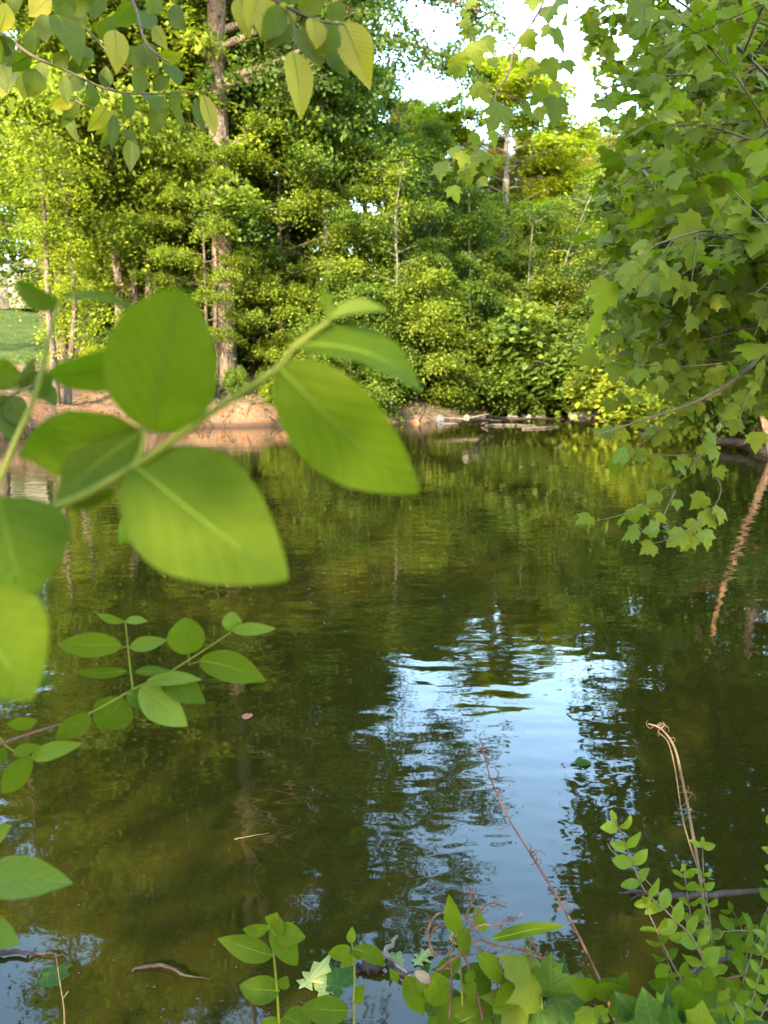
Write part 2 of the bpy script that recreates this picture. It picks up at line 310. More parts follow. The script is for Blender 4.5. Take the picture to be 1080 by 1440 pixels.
wet = N(t, 'ShaderNodeMapRange', i_1=.02, i_2=.16, i_3=1.0, i_4=0.0); L(t, mathn(t, 'SUBTRACT', sz_.outputs[2], mathn(t, 'MULTIPLY', mathn(t, 'SUBTRACT', n2.outputs[0], .4), .5)), wet.inputs[0])
n5 = N(t, 'ShaderNodeTexNoise', i_Scale=3.6, i_Detail=6.0); L(t, geo.outputs['Position'], n5.inputs['Vector'])
clay = mixc(t, ramp(t, n5.outputs[0], [(.48, (0, 0, 0)), (.62, (1, 1, 1))]), clay, litter)
clay = mixc(t, mathn(t, 'MULTIPLY', wet.outputs[0], .85), clay, (.03, .018, .012))
L(t, mixc(t, fl.outputs[0], mixc(t, fc.outputs[0], litter, clay), lawn), bs.inputs['Base Color'])
b = N(t, 'ShaderNodeBump', i_Strength=.8, i_Distance=.06); L(t, n2.outputs[0], b.inputs['Height']); L(t, b.outputs[0], bs.inputs['Normal']); L(t, bs.outputs[0], out.inputs[0])
g = mb.build('ground', m, smooth=True); tag(g, kind='structure')
left = (GX < -2.2) & (GY > 12)
clayv = np.clip(1.05 - GD / 1.2, 0, 1) * left + np.clip(1 - GD / .8, 0, 1) * (~left) * .55
clayv = np.where((GX < -8) & (GY > 12), np.clip(1.1 - GD / 4.5, 0, 1), clayv)
lawnv = np.clip((GD - 5.5) / 1.2, 0, 1) * ((GX / np.maximum(GY, 1) < -.40) & (GY > 12))
for nm, vals in (('clay', clayv), ('lawn', lawnv)):
    a = g.data.attributes.new(nm, 'FLOAT', 'POINT'); a.data.foreach_set('value', vals.ravel().astype(np.float32))
# water
m, t = newmat('pond_water'); out = N(t, 'ShaderNodeOutputMaterial'); bs = N(t, 'ShaderNodeBsdfPrincipled', i_Roughness=.02, i_IOR=1.42)
geo = N(t, 'ShaderNodeNewGeometry'); sep = N(t, 'ShaderNodeSeparateXYZ'); L(t, geo.outputs['Position'], sep.inputs[0])
big = N(t, 'ShaderNodeTexNoise', i_Scale=.55, i_Detail=3.0); L(t, geo.outputs['Position'], big.inputs['Vector'])
L(t, ramp(t, big.outputs[0], [(.3, (.0085, .0078, .0011)), (.7, (.0145, .0120, .0017))]), bs.inputs['Base Color'])
def nz(scale, sx, sy, detail=2.0):
    mp = N(t, 'ShaderNodeMapping'); mp.inputs['Scale'].default_value = (sx, sy, 1); L(t, geo.outputs['Position'], mp.inputs[0])
    n = N(t, 'ShaderNodeTexNoise', i_Scale=scale, i_Detail=detail, i_Roughness=.5); L(t, mp.outputs[0], n.inputs['Vector']); return n.outputs[0]
h = mathn(t, 'ADD', mathn(t, 'MULTIPLY', nz(1.1, .7, 1.3), .13), mathn(t, 'MULTIPLY', nz(4.2, .7, 1.3, 1.0), .10))
h = mathn(t, 'ADD', h, mathn(t, 'MULTIPLY', nz(13.0, .75, 1.1, 1.0), .020))
calm = ramp(t, nz(.33, 1, 1, 2.0), [(.40, (.22, .22, .22)), (.60, (1, 1, 1))])
bp = N(t, 'ShaderNodeBump', i_Distance=.075); L(t, mathn(t, 'MULTIPLY', calm, .55), bp.inputs['Strength']); L(t, h, bp.inputs['Height']); L(t, bp.outputs[0], bs.inputs['Normal'])
L(t, bs.outputs[0], out.inputs[0])
mb = MB(); mb.add([(-40, -1, 0), (30, -1, 0), (30, 60, 0), (-40, 60, 0)], [[0, 1, 2, 3]]); tag(mb.build('pond_water', m), kind='structure')
# ------------------------------------------------------------------ far trees
def cluster_leaves(mb, C, rad, per, tmpl, leafL, flat=.32, upb=1.0, outc=None, lvb=None, jit=.5):
    """flattened sprays of leaves round the centres C"""
    n = len(C); M = n * per
    ci = np.repeat(np.arange(n), per)
    r = np.sqrt(RNG.random(M)) * np.where(RNG.random(M) < .16, 1.7, 1.0); a = RNG.uniform(0, 2 * math.pi, M); R_ = rad[ci]
    if outc is not None:       # sprays are longer along their twig than across it
        o2 = nrm(np.stack([outc[:, 0], outc[:, 1], outc[:, 2] * .3], -1) + 1e-5)[ci]; s2 = nrm(np.cross(o2, UP) + 1e-5)
        off = o2 * (np.cos(a) * r * R_ * 1.35)[:, None] + s2 * (np.sin(a) * r * R_ * .75)[:, None] + UP * (RNG.normal(0, flat * .75, M) * R_ - .45 * r * r * R_ - .25 * np.cos(a) * r * R_)[:, None]
    else: off = np.stack([np.cos(a) * r * R_, np.sin(a) * r * R_, RNG.normal(0, flat, M) * R_ - .35 * r * r * R_], -1)
    pos = C[ci] + off
    out = nrm(np.stack([np.cos(a), np.sin(a), np.full(M, -.25)], -1))
    if outc is not None: out = nrm(out + outc[ci] * .8)
    d = nrm(out + RNG.normal(0, jit, (M, 3)) * .7); nn = nrm(np.array([0, 0, upb]) + RNG.normal(0, jit, (M, 3)))
    lv = np.clip((lvb[ci] if lvb is not None else .5) + RNG.normal(0, .11, M), 0, 1)
    scatter(mb, *tmpl, pos, d, nn, leafL * RNG.uniform(.7, 1.25, M), lv)
def make_tree(H, R, tr, nl, cb, per, leafL, seed, leafm, barkm, name, sub=5, rise=.35, pointy=.6, lean=(0, 0), crad=.62, tmpl=T_RH, ncap=None, bend=.02):
    global RNG; old = RNG; RNG = np.random.default_rng(seed)
    tb = MB(); cbm = MB()
    k = 9; zs = np.linspace(0, 1, k)
    axis_ = np.stack([lean[0] * zs ** 1.3 * H + np.cumsum(RNG.normal(0, bend, k)) * H * .12, lean[1] * zs ** 1.3 * H + np.cumsum(RNG.normal(0, bend, k)) * H * .12, zs * H], -1); axis_[0, :2] = 0
    axis_ -= np.array([0, 0, .3])
    rad = tr * np.interp(zs, [0, .04, .12, .6, 1], [1.55, 1.15, 1.0, .62, .12])
    tube(tb, axis_, rad, 10, 4, .06)
    C = []; O = []; RR = []
    for i in range(nl):
        t_ = (i + RNG.random()) / nl; zf = cb + (.97 - cb) * t_
        base = np.array([np.interp(zf, zs, axis_[:, q]) for q in range(3)])
        ln = R * (math.sin(math.pi * min(.98, .22 + .74 * t_)) ** pointy) * RNG.uniform(.7, 1.12)
        az = i * 2.39996 + RNG.normal(0, .3); dr = np.array([math.cos(az), math.sin(az), 0])
        up_ = rise * ln * RNG.uniform(.4, 1.3) * (.5 + t_)
        sg = nrm(np.cross(dr, UP))
        pts = np.array([base, base + dr * ln * .35 + UP * up_ * .55, base + dr * ln * .7 + UP * up_ * .9 + sg * ln * RNG.normal(0, .08), base + dr * ln + UP * up_ * .85 + sg * ln * RNG.normal(0, .12)])
        r0 = tr * .42 * (1 - .65 * t_); tube(tb, pts, [r0, r0 * .55, r0 * .15], 5, 2)
        for q in range(sub):
            f_ = .3 + .7 * (q + RNG.random()) / sub
            p = pts[0] * 0 + np.array([np.interp(f_, [0, .35, .7, 1], pts[:, c_]) for c_ in range(3)])
            sl = ln * .42 * RNG.uniform(.4, 1.1) * (1.15 - f_ * .6); sd_ = nrm(dr * .6 + sg * RNG.choice([-1, 1]) * RNG.uniform(.4, 1.2) + UP * RNG.uniform(-.15, .4))
            e = p + sd_ * sl; tube(tb, [p, (p + e) / 2 + UP * .05 * sl, e], [r0 * .32, r0 * .07], 4, 1)
            C.append(e); O.append(sd_); RR.append(crad * RNG.choice([.5, .8, 1.1, 1.6]))
            if RNG.random() < .6: C.append((p + e) / 2 + RNG.normal(0, .12, 3)); O.append(sd_); RR.append(crad * RNG.uniform(.55, 1.0))
        C.append(pts[-1]); O.append(dr); RR.append(crad * RNG.uniform(.7, 1.2))
    C.append(axis_[-1]); O.append(UP); RR.append(crad)
    C = np.array(C); O = np.array(O); RR = np.array(RR); lvb = RNG.normal(.5, .2, len(C))
    cluster_leaves(cbm, C, RR, per, tmpl, leafL, outc=O, lvb=lvb)
    root = empty(name); tb.build('trunk', barkm, root, True); cbm.build('crown', leafm, root)
    RNG = old; return root
def make_pine(H, R, tr, seed, name):
    global RNG; old = RNG; RNG = np.random.default_rng(seed); tb = MB(); cm = MB()
    tube(tb, [(0, 0, -.3), (.1, 0, H * .5), (0, .1, H)], [tr, tr * .7, tr * .12], 8, 4, .04)
    C = []; O = []; zz = H * .25
    while zz < H:
        f_ = (zz - H * .25) / (H * .75); n = 7
        for q in range(n):
            az = RNG.uniform(0, 6.28); ln = R * (1.05 - f_) ** .7 * RNG.uniform(.5, 1.1); dr = np.array([math.cos(az), math.sin(az), .25 + .5 * f_])
            b0 = np.array([0, 0, zz]); tube(tb, [b0, b0 + dr * ln * .6 - UP * .1, b0 + dr * ln + UP * .15 * ln], [.05, .015], 4, 2)
            for k in range(7):
                s_ = RNG.uniform(.3, 1.05); C.append(b0 + dr * ln * s_ + RNG.normal(0, .22, 3)); O.append(nrm(dr + UP * .9))
        zz += H * .035
    C.append(np.array([0, 0, H])); O.append(UP); C = np.array(C); O = np.array(O); per = 60; n = len(C); ci = np.repeat(np.arange(n), per); M = n * per
    d = nrm(O[ci] * .9 + RNG.normal(0, .6, (M, 3))); pos = C[ci] + RNG.normal(0, .14, (M, 3))
    lvb = np.clip(.5 + RNG.normal(0, .2, n), 0, 1); scatter(cm, *T_ND, pos, d, RNG.normal(0, 1, (M, 3)), .26 * RNG.uniform(.7, 1.3, M) * 1.4, lvb[ci])
    root = empty(name); tb.build('trunk', BARKR, root, True); cm.build('crown', LM_PINE, root); RNG = old; return root
def make_bush(H, R, seed, leafm, name, nst=20, per=90, leafL=.16, crad=.40, tmpl=T_RH, stem=M_TWIG):
    global RNG; old = RNG; RNG = np.random.default_rng(seed); tb = MB(); cm = MB(); C = []; O = []; RR = []
    for i in range(nst):
        az = RNG.uniform(0, 6.28); dr = np.array([math.cos(az), math.sin(az), 0]); ln = R * math.sqrt(RNG.random()); h = H * (1 - .45 * (ln / R) ** 2) * RNG.uniform(.7, 1.05)
        e = dr * ln + UP * h; pts = [dr * .12 - UP * .2, dr * ln * .45 + UP * h * .6, e, e + dr * .3 * R - UP * .05 * H]
        tube(tb, pts, [.028, .015, .005], 5, 2)
        for f_ in (.35, .5, .65, .8, .92, 1.0, 1.0, 1.0):
            p = dr * ln * f_ + UP * h * f_ ** .8 + RNG.normal(0, R * .14, 3); C.append(p); O.append(dr); RR.append(crad * RNG.uniform(.6, 1.3))
    C = np.array(C); C[:, 2] = np.maximum(C[:, 2], .05); cluster_leaves(cm, C, np.array(RR), per, tmpl, leafL, outc=np.array(O), lvb=RNG.normal(.5, .2, len(C)))
    root = empty(name); tb.build('stems', stem, root, True); cm.build('foliage', leafm, root); RNG = old; return root

PROTO = {}
def proto(kind):
    if kind in PROTO: return PROTO[kind], False
    if kind == 'high': o = make_tree(15, 3.6, .12, 28, .20, 110, .135, 17, LM_LIGHT, BARK, 'young_maple', sub=9, rise=.2, crad=.5)
    if kind == 'maple': o = make_tree(12, 3.6, .13, 28, .14, 110, .135, 11, LM_LIGHT, BARK, 'young_maple', sub=9, rise=.2, crad=.5)
    elif kind == 'broad': o = make_tree(16, 4.3, .2, 30, .12, 115, .145, 12, LM_MID, BARK, 'broadleaf_tree', sub=9, crad=.58)
    elif kind == 'broad2': o = make_tree(15, 3.8, .17, 28, .06, 115, .145, 13, LM_MID, BARKP, 'broadleaf_tree', sub=9, crad=.58)
    elif kind == 'dark': o = make_tree(17, 4.5, .22, 30, .08, 120, .155, 14, LM_DARK, BARK, 'broadleaf_tree', sub=9, crad=.62)
    elif kind == 'yellow': o = make_tree(22, 4.6, .25, 34, .25, 230, .19, 15, LM_YEL, BARKP, 'tulip_tree', sub=6, crad=.8)
    elif kind == 'pine': o = make_pine(22, 3.4, .25, 16, 'pine_tree')
    elif kind == 'drape': o = make_tree(6, 2.7, .06, 22, .03, 120, .15, 18, LM_MID, M_TWIG, 'bush', sub=7, rise=.06, crad=.5, pointy=.4)
    elif kind == 'drapel': o = make_tree(6, 2.7, .06, 22, .03, 120, .14, 19, LM_LIGHT, M_TWIG, 'bush', sub=7, rise=.06, crad=.5, pointy=.4)
    elif kind == 'bush': o = make_bush(2.4, 1.6, 21, LM_MID, 'bush')
    elif kind == 'bushl': o = make_bush(2.2, 1.5, 22, LM_LIGHT, 'bush')
    elif kind == 'bushy': o = make_bush(1.8, 1.4, 23, LM_YEL, 'bush')
    elif kind == 'bushd': o = make_bush(2.6, 1.8, 24, LM_DARK, 'bush', leafL=.13)
    PROTO[kind] = o; return o, True
BASEH = dict(drape=6, drapel=6, high=15, maple=12, broad=16, broad2=15, dark=17, yellow=22, pine=22, bush=2.4, bushl=2.2, bushy=1.8, bushd=2.6)
TREES = [  # pixel column, distance, height, kind, width factor, label
 (362, 33, 25, 'dark', .9, 'second trunk from the left bank oak, slimmer, standing right behind it'),
 (-190, 28, 22, 'high', 1, 'tree at the left edge spreading green leaves over the lawn'),
 (5, 70, 10, 'broad', 1.2, 'green tree close behind the left end of the pale shed'),
 (78, 70, 10, 'maple', 1.2, 'green tree close behind the right end of the pale shed'),
 (-62, 68, 13, 'dark', 1.2, 'dark green tree behind the lawn at the left edge'),
 (40, 76, 17, 'broad', 1.3, 'tree behind the pale shed at the top of the lawn'),
 (-60, 78, 19, 'maple', 1.3, 'tree behind and left of the pale shed'),
 (196, 40, 14, 'maple', 1.15, 'leafy tree far back right of the lawn'),
 (222, 29.5, 15, 'maple', 1.1, 'light green layered maple with low sprays above the clay bank'),
 (296, 27.2, 9.0, 'high', .9, 'light green maple in front of the big oak trunk at mid height'),
 (225, 30.2, 24, 'high', 1.0, 'light green maple left of the oak with its stem hidden by the largest blurred leaf'),
 (95, 31, 27, 'high', .9, 'tall light green maple high above the lawn and the shed'),
 (175, 28.5, 27, 'high', 1.1, 'tall light green maple between the twin crooked trunks and the big oak'),
 (205, 33, 28, 'broad', 1.1, 'tall green tree behind the layered maples left of the oak'),
 (410, 34, 27, 'broad', 1.0, 'tall green tree right of the big oak, reaching the top of the photo'),
 (205, 31, 14, 'maple', 1.1, 'light green layered maple left of the big oak trunk'),
 (275, 33.5, 20, 'maple', 1.0, 'light green layered maple directly left of the big oak trunk'),
 (400, 30.5, 11, 'maple', .9, 'small light green maple directly right of the big oak trunk, over the bank'),
 (462, 31, 13, 'broad2', .85, 'mid green tree second right of the big oak, leaning over the water'),
 (555, 31.5, 10, 'broad2', .8, 'slender pale stemmed tree with lit leaves at the middle of the far bank'),
 (520, 36, 12.3, 'dark', 1, 'dense deep green tree behind the slender pale stemmed tree'),
 (600, 37, 11.8, 'broad', .95, 'rounded green tree right of the dense deep green one, below the sky gap'),
 (655, 36, 9.5, 'broad2', .9, 'green tree above the grey rock on the far bank'),
 (700, 41, 9.8, 'maple', 1.1, 'pale green tree in the dip of the skyline, before the golden pines'),
 (765, 40, 9.3, 'maple', 1, 'low spreading tree with forked pale trunk above the pointed rocks'),
 (800, 45, 10.5, 'maple', 1.2, 'yellowish green tree below the pines, left of the sycamore leaves'),
 (860, 42, 10.5, 'dark', 1, 'deep green tree at the back of the cove, half behind the sycamore'),
 (702, 54, 19.6, 'yellow', 1.5, 'tall yellow green tree rising highest in the sky gap'),
 (785, 56, 13.2, 'yellow', 1, 'yellow green tree between the pines'),
 (600, 60, 16.5, 'pine', 1, 'leftmost golden pine against the sky, above the rounded green tree'),
 (752, 58, 15.2, 'pine', 1, 'golden pine right behind the tall yellow green tree'),
 (812, 61, 15.6, 'pine', 1, 'golden pine with bare gaps right of the sky gap centre'),
 (862, 62, 16, 'pine', 1, 'golden pine partly behind the sycamore edge'),
 (655, 62, 15.5, 'pine', 1, 'golden pine low behind the left side of the tall yellow green tree'),
 (690, 60, 15.2, 'pine', 1, 'golden pine directly behind the tall yellow green tree, lowest of the pines'),
 (722, 63, 16.0, 'pine', 1, 'golden pine just right of the tall yellow green tree'),
 (782, 62, 15.6, 'pine', 1, 'golden pine at the middle of the open sky gap'),
 (838, 60, 15.0, 'pine', 1, 'golden pine touching the outermost sycamore leaves'),
 (580, 58, 16.6, 'pine', 1, 'golden pine between the dense deep green tree and the rounded one'),
 (560, 63, 17.5, 'pine', 1, 'golden pine behind the oak limbs at the left of the sky gap'),
 (640, 50, 10, 'dark', 1.2, 'dark tree filling the wood between the rounded tree and the pines'),
 (425, 44, 25, 'dark', 1.3, 'tall dark tree deep in the wood right of the big oak'),
 (250, 46, 26, 'dark', 1.3, 'tall dark tree deep in the wood behind the layered maples'),
 (340, 43, 27, 'broad', 1.2, 'tall green tree deep in the wood straight behind the big oak'),
 (80, 50, 28, 'broad', 1.2, 'tall green tree above the right end of the lawn'),
 (1000, 25, 13, 'broad', 1.1, 'tall green tree on the right bank hidden by sycamore leaves, mirrored dark in the water'),
 (1085, 21, 12, 'dark', 1, 'dark tree on the right bank above the mud, mirrored at the right edge'),
 (915, 31, 10.5, 'dark', 1, 'dark tree at the mouth of the cove behind the sycamore edge'),
 (1060, 38, 17, 'broad', 1.2, 'tallest tree behind the right bank at the right edge'),
 (930, 36, 11, 'broad', 1.1, 'green tree behind the right bank, left of the frame edge'),
 (1010, 30, 13, 'broad2', 1.1, 'green tree on the right bank behind the sycamore leaves'),
 (1130, 26, 13, 'dark', 1, 'dark tree at the right edge behind the sycamore'),
 (960, 50, 10, 'dark', 1.3, 'dark tree far behind the right bank'),
]
for px, Y, H, kind, wf, lab in TREES:
    o, first = proto(kind)
    if not first: o = copy_thing(o)
    x = PY(px, Y); s_ = H / BASEH[kind]; o.location = (x, Y, gz(x, Y)); o.scale = (s_ * wf ** .5 if wf < 1 else wf * s_ ** .5, s_ * wf ** .5 if wf < 1 else wf * s_ ** .5, s_)
    o.rotation_euler = (0, 0, RNG.uniform(0, 6.28)); tag(o, lab, 'tree', 'trees of the wood beyond the pond')
SHADE = [(-3.0, -5.2, 11, 'broad'), (-2.0, -4.3, 9.5, 'dark'), (-1.2, -6.0, 10, 'broad2'), (-9, -6, 11, 'dark'), (-13, -1.5, 11, 'broad'), (-14, -10, 13, 'dark')]  # unseen trees added behind the camera only to shade the foreground
for x, y, H, kind in SHADE:
    o, first = proto(kind); o = copy_thing(o); s_ = H / BASEH[kind]; o.location = (x, y, gz(x, y)); o.scale = (s_, s_, s_); o.rotation_euler = (0, 0, RNG.uniform(0, 6.28))
    tag(o, 'unseen tree added behind the viewer to shade the near bank', 'tree', 'unseen trees added behind the viewer for shade')
BUSHES = [(408, 28.0, 1.5, 'bushl', 1), (440, 29.2, 4.2, 'drapel', .9), (492, 28.9, 5.2, 'drape', .9), (540, 29.8, 1.9, 'bush', 1.1), (585, 30.6, 5.4, 'drapel', .95), (625, 31.6, 2.2, 'bush', 1.0),
          (660, 32.6, 5.6, 'drape', 1), (705, 34.2, 4.6, 'bush', 1.1), (742, 37.6, 6.2, 'drapel', 1), (790, 38.2, 3.6, 'bushd', 1.2), (830, 38.3, 5.8, 'drape', 1), (875, 34.0, 3.4, 'bushd', 1.1), (905, 29.5, 3.0, 'bushl', 1.1),
          (935, 26.2, 2.8, 'bushy', 1.1), (985, 23.0, 2.6, 'bushl', 1.1), (1040, 19.8, 2.4, 'bushy', 1), (960, 29, 4.0, 'bush', 1.2), (1075, 18.5, 3.0, 'bush', 1), (340, 27.6, 1.1, 'bush', .7), (383, 27.5, .8, 'bushl', .8),
          (215, 29.0, 1.7, 'bush', 1), (150, 27.0, 1.5, 'bushy', .8), (175, 30.5, 2.4, 'bushd', 1.1), (285, 31, 2.4, 'bushd', 1.1), (250, 27.2, 1.3, 'bushl', 1.1), (285, 27.0, .9, 'bush', 1.3), (190, 26.4, 1.0, 'bushl', 1.3), (405, 34, 3, 'bushd', 1.2), (470, 34, 3.4, 'bushd', 1.3), (325, 36, 3.4, 'bushd', 1.3), (240, 36, 3.4, 'bushd', 1.3)]
BL = ['light green bush hanging over the bank right of the oak trunk', 'green bush on the bank second right of the oak', 'light green bush behind the tip of the big blurred leaf', 'green bush left of the slender pale stem',
      'light green bush at the foot of the slender pale stem', 'green bush just left of the grey rock', 'light green bush over the rusty stones and grey rock', 'light green bush over the drift logs', 'green bush left of the pointed pale rocks',
      'dark bush behind the pointed pale rocks', 'dark bush behind the long flat rock', 'dark bush right of the long flat rock in the shade of the cove', 'light green bush where the right bank meets the cove',
      'yellow leaved bush low on the right bank', 'light green bush on the right bank behind the hanging sycamore spray', 'yellow leaved bush on the right bank nearest the viewer', 'tall green bush standing behind the right bank bushes',
      'green bush at the right edge above the dark mud bank', 'small dark green bush at the foot of the big oak trunk', 'low light green bush on the bank between the two trunks', 'green bush on the clay slope left of the oak',
      'small yellowing bush beside the twin crooked trunks', 'dark bush in shade behind the twin crooked trunks', 'dark bush in shade directly behind the big oak on its left', 'low light green bush on the clay slope near the oak', 'flat spreading bush at the edge of the water left of the oak roots', 'flat light bush at the edge of the water below the maples',
      'dark bush in the shade behind the slimmer trunk', 'dark bush deep in shade behind the bank bushes', 'dark bush farthest back behind the big oak', 'dark bush farthest back behind the maples']
for (px, Y, H, kind, wf), lab in zip(BUSHES, BL):
    o, first = proto(kind)
    if not first: o = copy_thing(o)
    x = PY(px, Y); s_ = H / BASEH[kind]; o.location = (x, Y, gz(x, Y) - .05); o.scale = (wf * s_, wf * s_, s_); o.rotation_euler = (0, 0, RNG.uniform(0, 6.28)); tag(o, lab, 'bush', 'bushes along the far banks')

# the big oak on the left bank: long bare trunk, high limbs reaching right over the sky gap
def big_oak():
    global RNG; old = RNG; RNG = np.random.default_rng(77)
    X = PY(322, 28.2); Y = 28.2; z = gz(X, Y); root = empty('oak_tree', (X, Y, z)); tb = MB(); cm = MB()
    trunk = [(0, 0, -.4), (.0, 0, .5), (-.02, 0, 3), (.05, 0, 7), (.02, 0, 11), (.22, 0, 15), (.1, .2, 20), (.2, .2, 26)]
    tube(tb, trunk, [.62, .42, .38, .36, .33, .29, .2, .06], 16, 5, .05)
    for a in np.linspace(0, 6.28, 6, endpoint=False) + .3:
        d = np.array([math.cos(a), math.sin(a), 0]); tube(tb, [d * .28 + UP * .55, d * .52 + UP * .12, d * 1.0 - UP * .25], [.16, .13, .05], 7, 2)
    limbs = [((.1, 0, 10.2), (3.2, -.5, 10.9), (6.0, -.9, 11.4), (8.6, -1.0, 10.6)), ((.1, 0, 11.5), (3.5, -.3, 12.6), (6.5, -.6, 13.0), (9.4, -.4, 12.4)), ((.15, 0, 13), (4, .6, 14.6), (7.5, .8, 15.4), (9.8, .5, 14.6)), ((.15, 0, 14.5), (4, -1, 16.6), (7.5, -1.4, 18.6)), ((.02, 0, 10.5), (2.6, -.6, 11.0), (4.6, -1.0, 12.2)), ((.1, 0, 12), (3, .5, 13.2), (6.2, 0, 14.2), (8.2, .2, 13.6)), ((.2, 0, 14), (3.2, -1, 15.5), (6.6, -1.2, 17), (8.6, -1.5, 16.6)),
             ((.2, 0, 16), (3, .8, 18.5), (6.2, 1, 21)), ((.15, .2, 18), (2.5, -1.5, 21), (5, -2.5, 24)), ((.1, 0, 11), (-2.5, -.8, 12.4), (-5.2, -1, 13.4)), ((.2, 0, 14.6), (-3, .6, 16.5), (-6.4, .5, 18)),
             ((.1, 0, 17), (-2.5, -1.5, 20), (-5, -2, 23)), ((.1, .2, 19), (.5, 2.5, 22), (1, 3.5, 25)), ((.2, .2, 22), (1.8, -.8, 25), (2.8, -1.5, 27.5)), ((.2, .2, 22), (-1.5, .8, 25), (-2, 1.5, 28)),
             ((.1, 0, 13), (-.8, -2.4, 14.5), (-1.6, -4.5, 15.4)), ((.1, 0, 15.5), (1.5, -2.6, 17), (2.4, -5, 18)), ((.05, 0, 9), (-2, .8, 9.6), (-3.6, 1.2, 10.4)), ((.05, 0, 8.3), (1.8, 1.2, 9.2), (3.2, 2, 9.6))]
    C = []; O = []; RR = []
    for lb in limbs:
        p = smoothpath(lb, 5); ln = len(p); r0 = .15; tube(tb, lb, [r0, r0 * .6, .03], 7, 4, .05)
        for q in range(20):
            k = int(ln * (.25 + .75 * q / 20)); k = min(k, ln - 1); a = p[k]; dr = nrm(p[min(k + 1, ln - 1)] - p[k - 1])
            sd_ = nrm(dr * .7 + RNG.normal(0, .6, 3) + UP * .05); e = a + sd_ * RNG.uniform(.6, 1.7); tube(tb, [a, (a + e) / 2 + UP * .08, e], [.04, .01], 5, 2)
            C.append(e); O.append(sd_); RR.append(RNG.uniform(.35, .75)); C.append((a + e) / 2); O.append(sd_); RR.append(RNG.uniform(.3, .55))
    C = np.array(C); cluster_leaves(cm, C, np.array(RR), 105, T_RH, .15, flat=.4, outc=np.array(O), lvb=RNG.normal(.5, .2, len(C)), jit=.6)
    tb.build('trunk', BARK, root, True); cm.build('crown', LM_DARK, root)
    tag(root, 'big oak with thick grey brown trunk on the left bank, limbs reaching right', 'tree'); RNG = old
big_oak()
# edge trunk and twin crooked trunks on the clay bank
def thin_tree(name, px, Y, pts, radii, leafm, per, lab, bark, seed, clz=(2.2, 9), n=40, spread=1.1, lL=.11):
    global RNG; old = RNG; RNG = np.random.default_rng(seed)
    X = PY(px, Y); root = empty(name, (X, Y, gz(X, Y))); tb = MB(); cm = MB(); tube(tb, pts, radii, 9, 5, .06); p = smoothpath(pts, 6)
    C = []; RR = []
    for i in range(n):
        zq = RNG.uniform(*clz); k = int(np.argmin(abs(p[:, 2] - zq))); a = p[k]; az = RNG.uniform(0, 6.28); e = a + np.array([math.cos(az), math.sin(az), .3]) * RNG.uniform(.3, spread)
        tube(tb, [a, (a + e) / 2 + UP * .05, e], [.018, .005], 4, 2); C.append(e); RR.append(RNG.uniform(.3, .6))
    cluster_leaves(cm, np.array(C), np.array(RR), per, T_RH, lL, lvb=RNG.normal(.5, .2, n))
    tb.build('trunk', bark, root, True); cm.build('crown', leafm, root); tag(root, lab, 'tree'); RNG = old
thin_tree('bank_tree', -1, 24.5, [(0, 0, -.3), (-.02, 0, 2), (.06, 0, 5), (.03, 0, 9), (.1, 0, 15)], [.30, .13, .12, .1, .04], LM_MID, 60, 'thin straight dark trunk at the very left edge of the photo, by the lawn', BARK, 5, (7, 15), 46, 1.9)
thin_tree('bank_tree', 82, 23.8, [(0, 0, -.3), (.05, 0, 1.2), (.02, 0, 3), (.12, 0, 6), (0, 0, 8)], [.16, .12, .09, .05, .02], LM_LIGHT, 110, 'left one of the twin crooked trunks on the orange clay bank', BARKR, 6, (4.6, 8), 36, .5)
thin_tree('bank_tree', 101, 24.3, [(-.05, 0, -.3), (.05, 0, 1.1), (.3, 0, 2.2), (.42, 0, 4), (.2, 0, 8)], [.15, .12, .09, .05, .02], LM_YEL, 100, 'right one of the twin crooked trunks, leaning right above the orange clay bank', BARKR, 8, (1.3, 7.5), 46, 1.0)
thin_tree('dead_sapling', 208, 29, [(.15, 0, -.3), (.05, 0, 1.6), (-.2, 0, 3.0), (-.35, 0, 4.2)], [.035, .04, .035, .01], LM_LIGHT, 6, 'bare bleached white sapling stem leaning left under the maples', BARKP, 9, (3.2, 4), 3, .4)
thin_tree('forked_sapling', 752, 36.9, [(0, 0, -.2), (.35, 0, 1.6), (.4, 0, 3.2), (.95, 0, 5.0), (1.2, 0, 6.8), (2.2, 0, 9.5)], [.07, .06, .05, .035, .015], LM_LIGHT, 120, 'pale sapling leaning right above the pointed rocks', BARKP, 10, (3.5, 9.5), 34, 1.4)
thin_tree('forked_sapling', 738, 36.4, [(0, 0, -.2), (-.05, 0, 2.6), (-.1, 0, 5.2), (.05, 0, 8.5)], [.055, .05, .035, .015], LM_MID, 120, 'upright pale sapling left of the leaning one, above the pointed rocks', BARKP, 12, (3, 8.5), 32, 1.3)
thin_tree('bank_sapling', 548, 29.6, [(0, 0, -.2), (.12, 0, 1.5), (-.05, 0, 3.3), (.28, 0, 5), (.2, 0, 7), (.5, 0, 9)], [.05, .04, .03, .012], LM_LIGHT, 120, 'slim pale sapling upright over the middle of the far bank', BARKP, 13, (2.5, 9), 34, 1.3)
# tan leaning trunk on the right bank, known by its orange mirror image in the pond
thin_tree('leaning_tree', 1096, 15.8, [(.1, 0, -.3), (-.22, 0, .6), (-.7, 0, 2.2), (-1.1, 0, 4), (-1.5, .2, 9)], [.12, .075, .06, .05, .02], LM_MID, 60, 'tan barked leaning trunk on the right bank mirrored orange in the water', BARKT, 14, (1.9, 9), 44, 1.3)

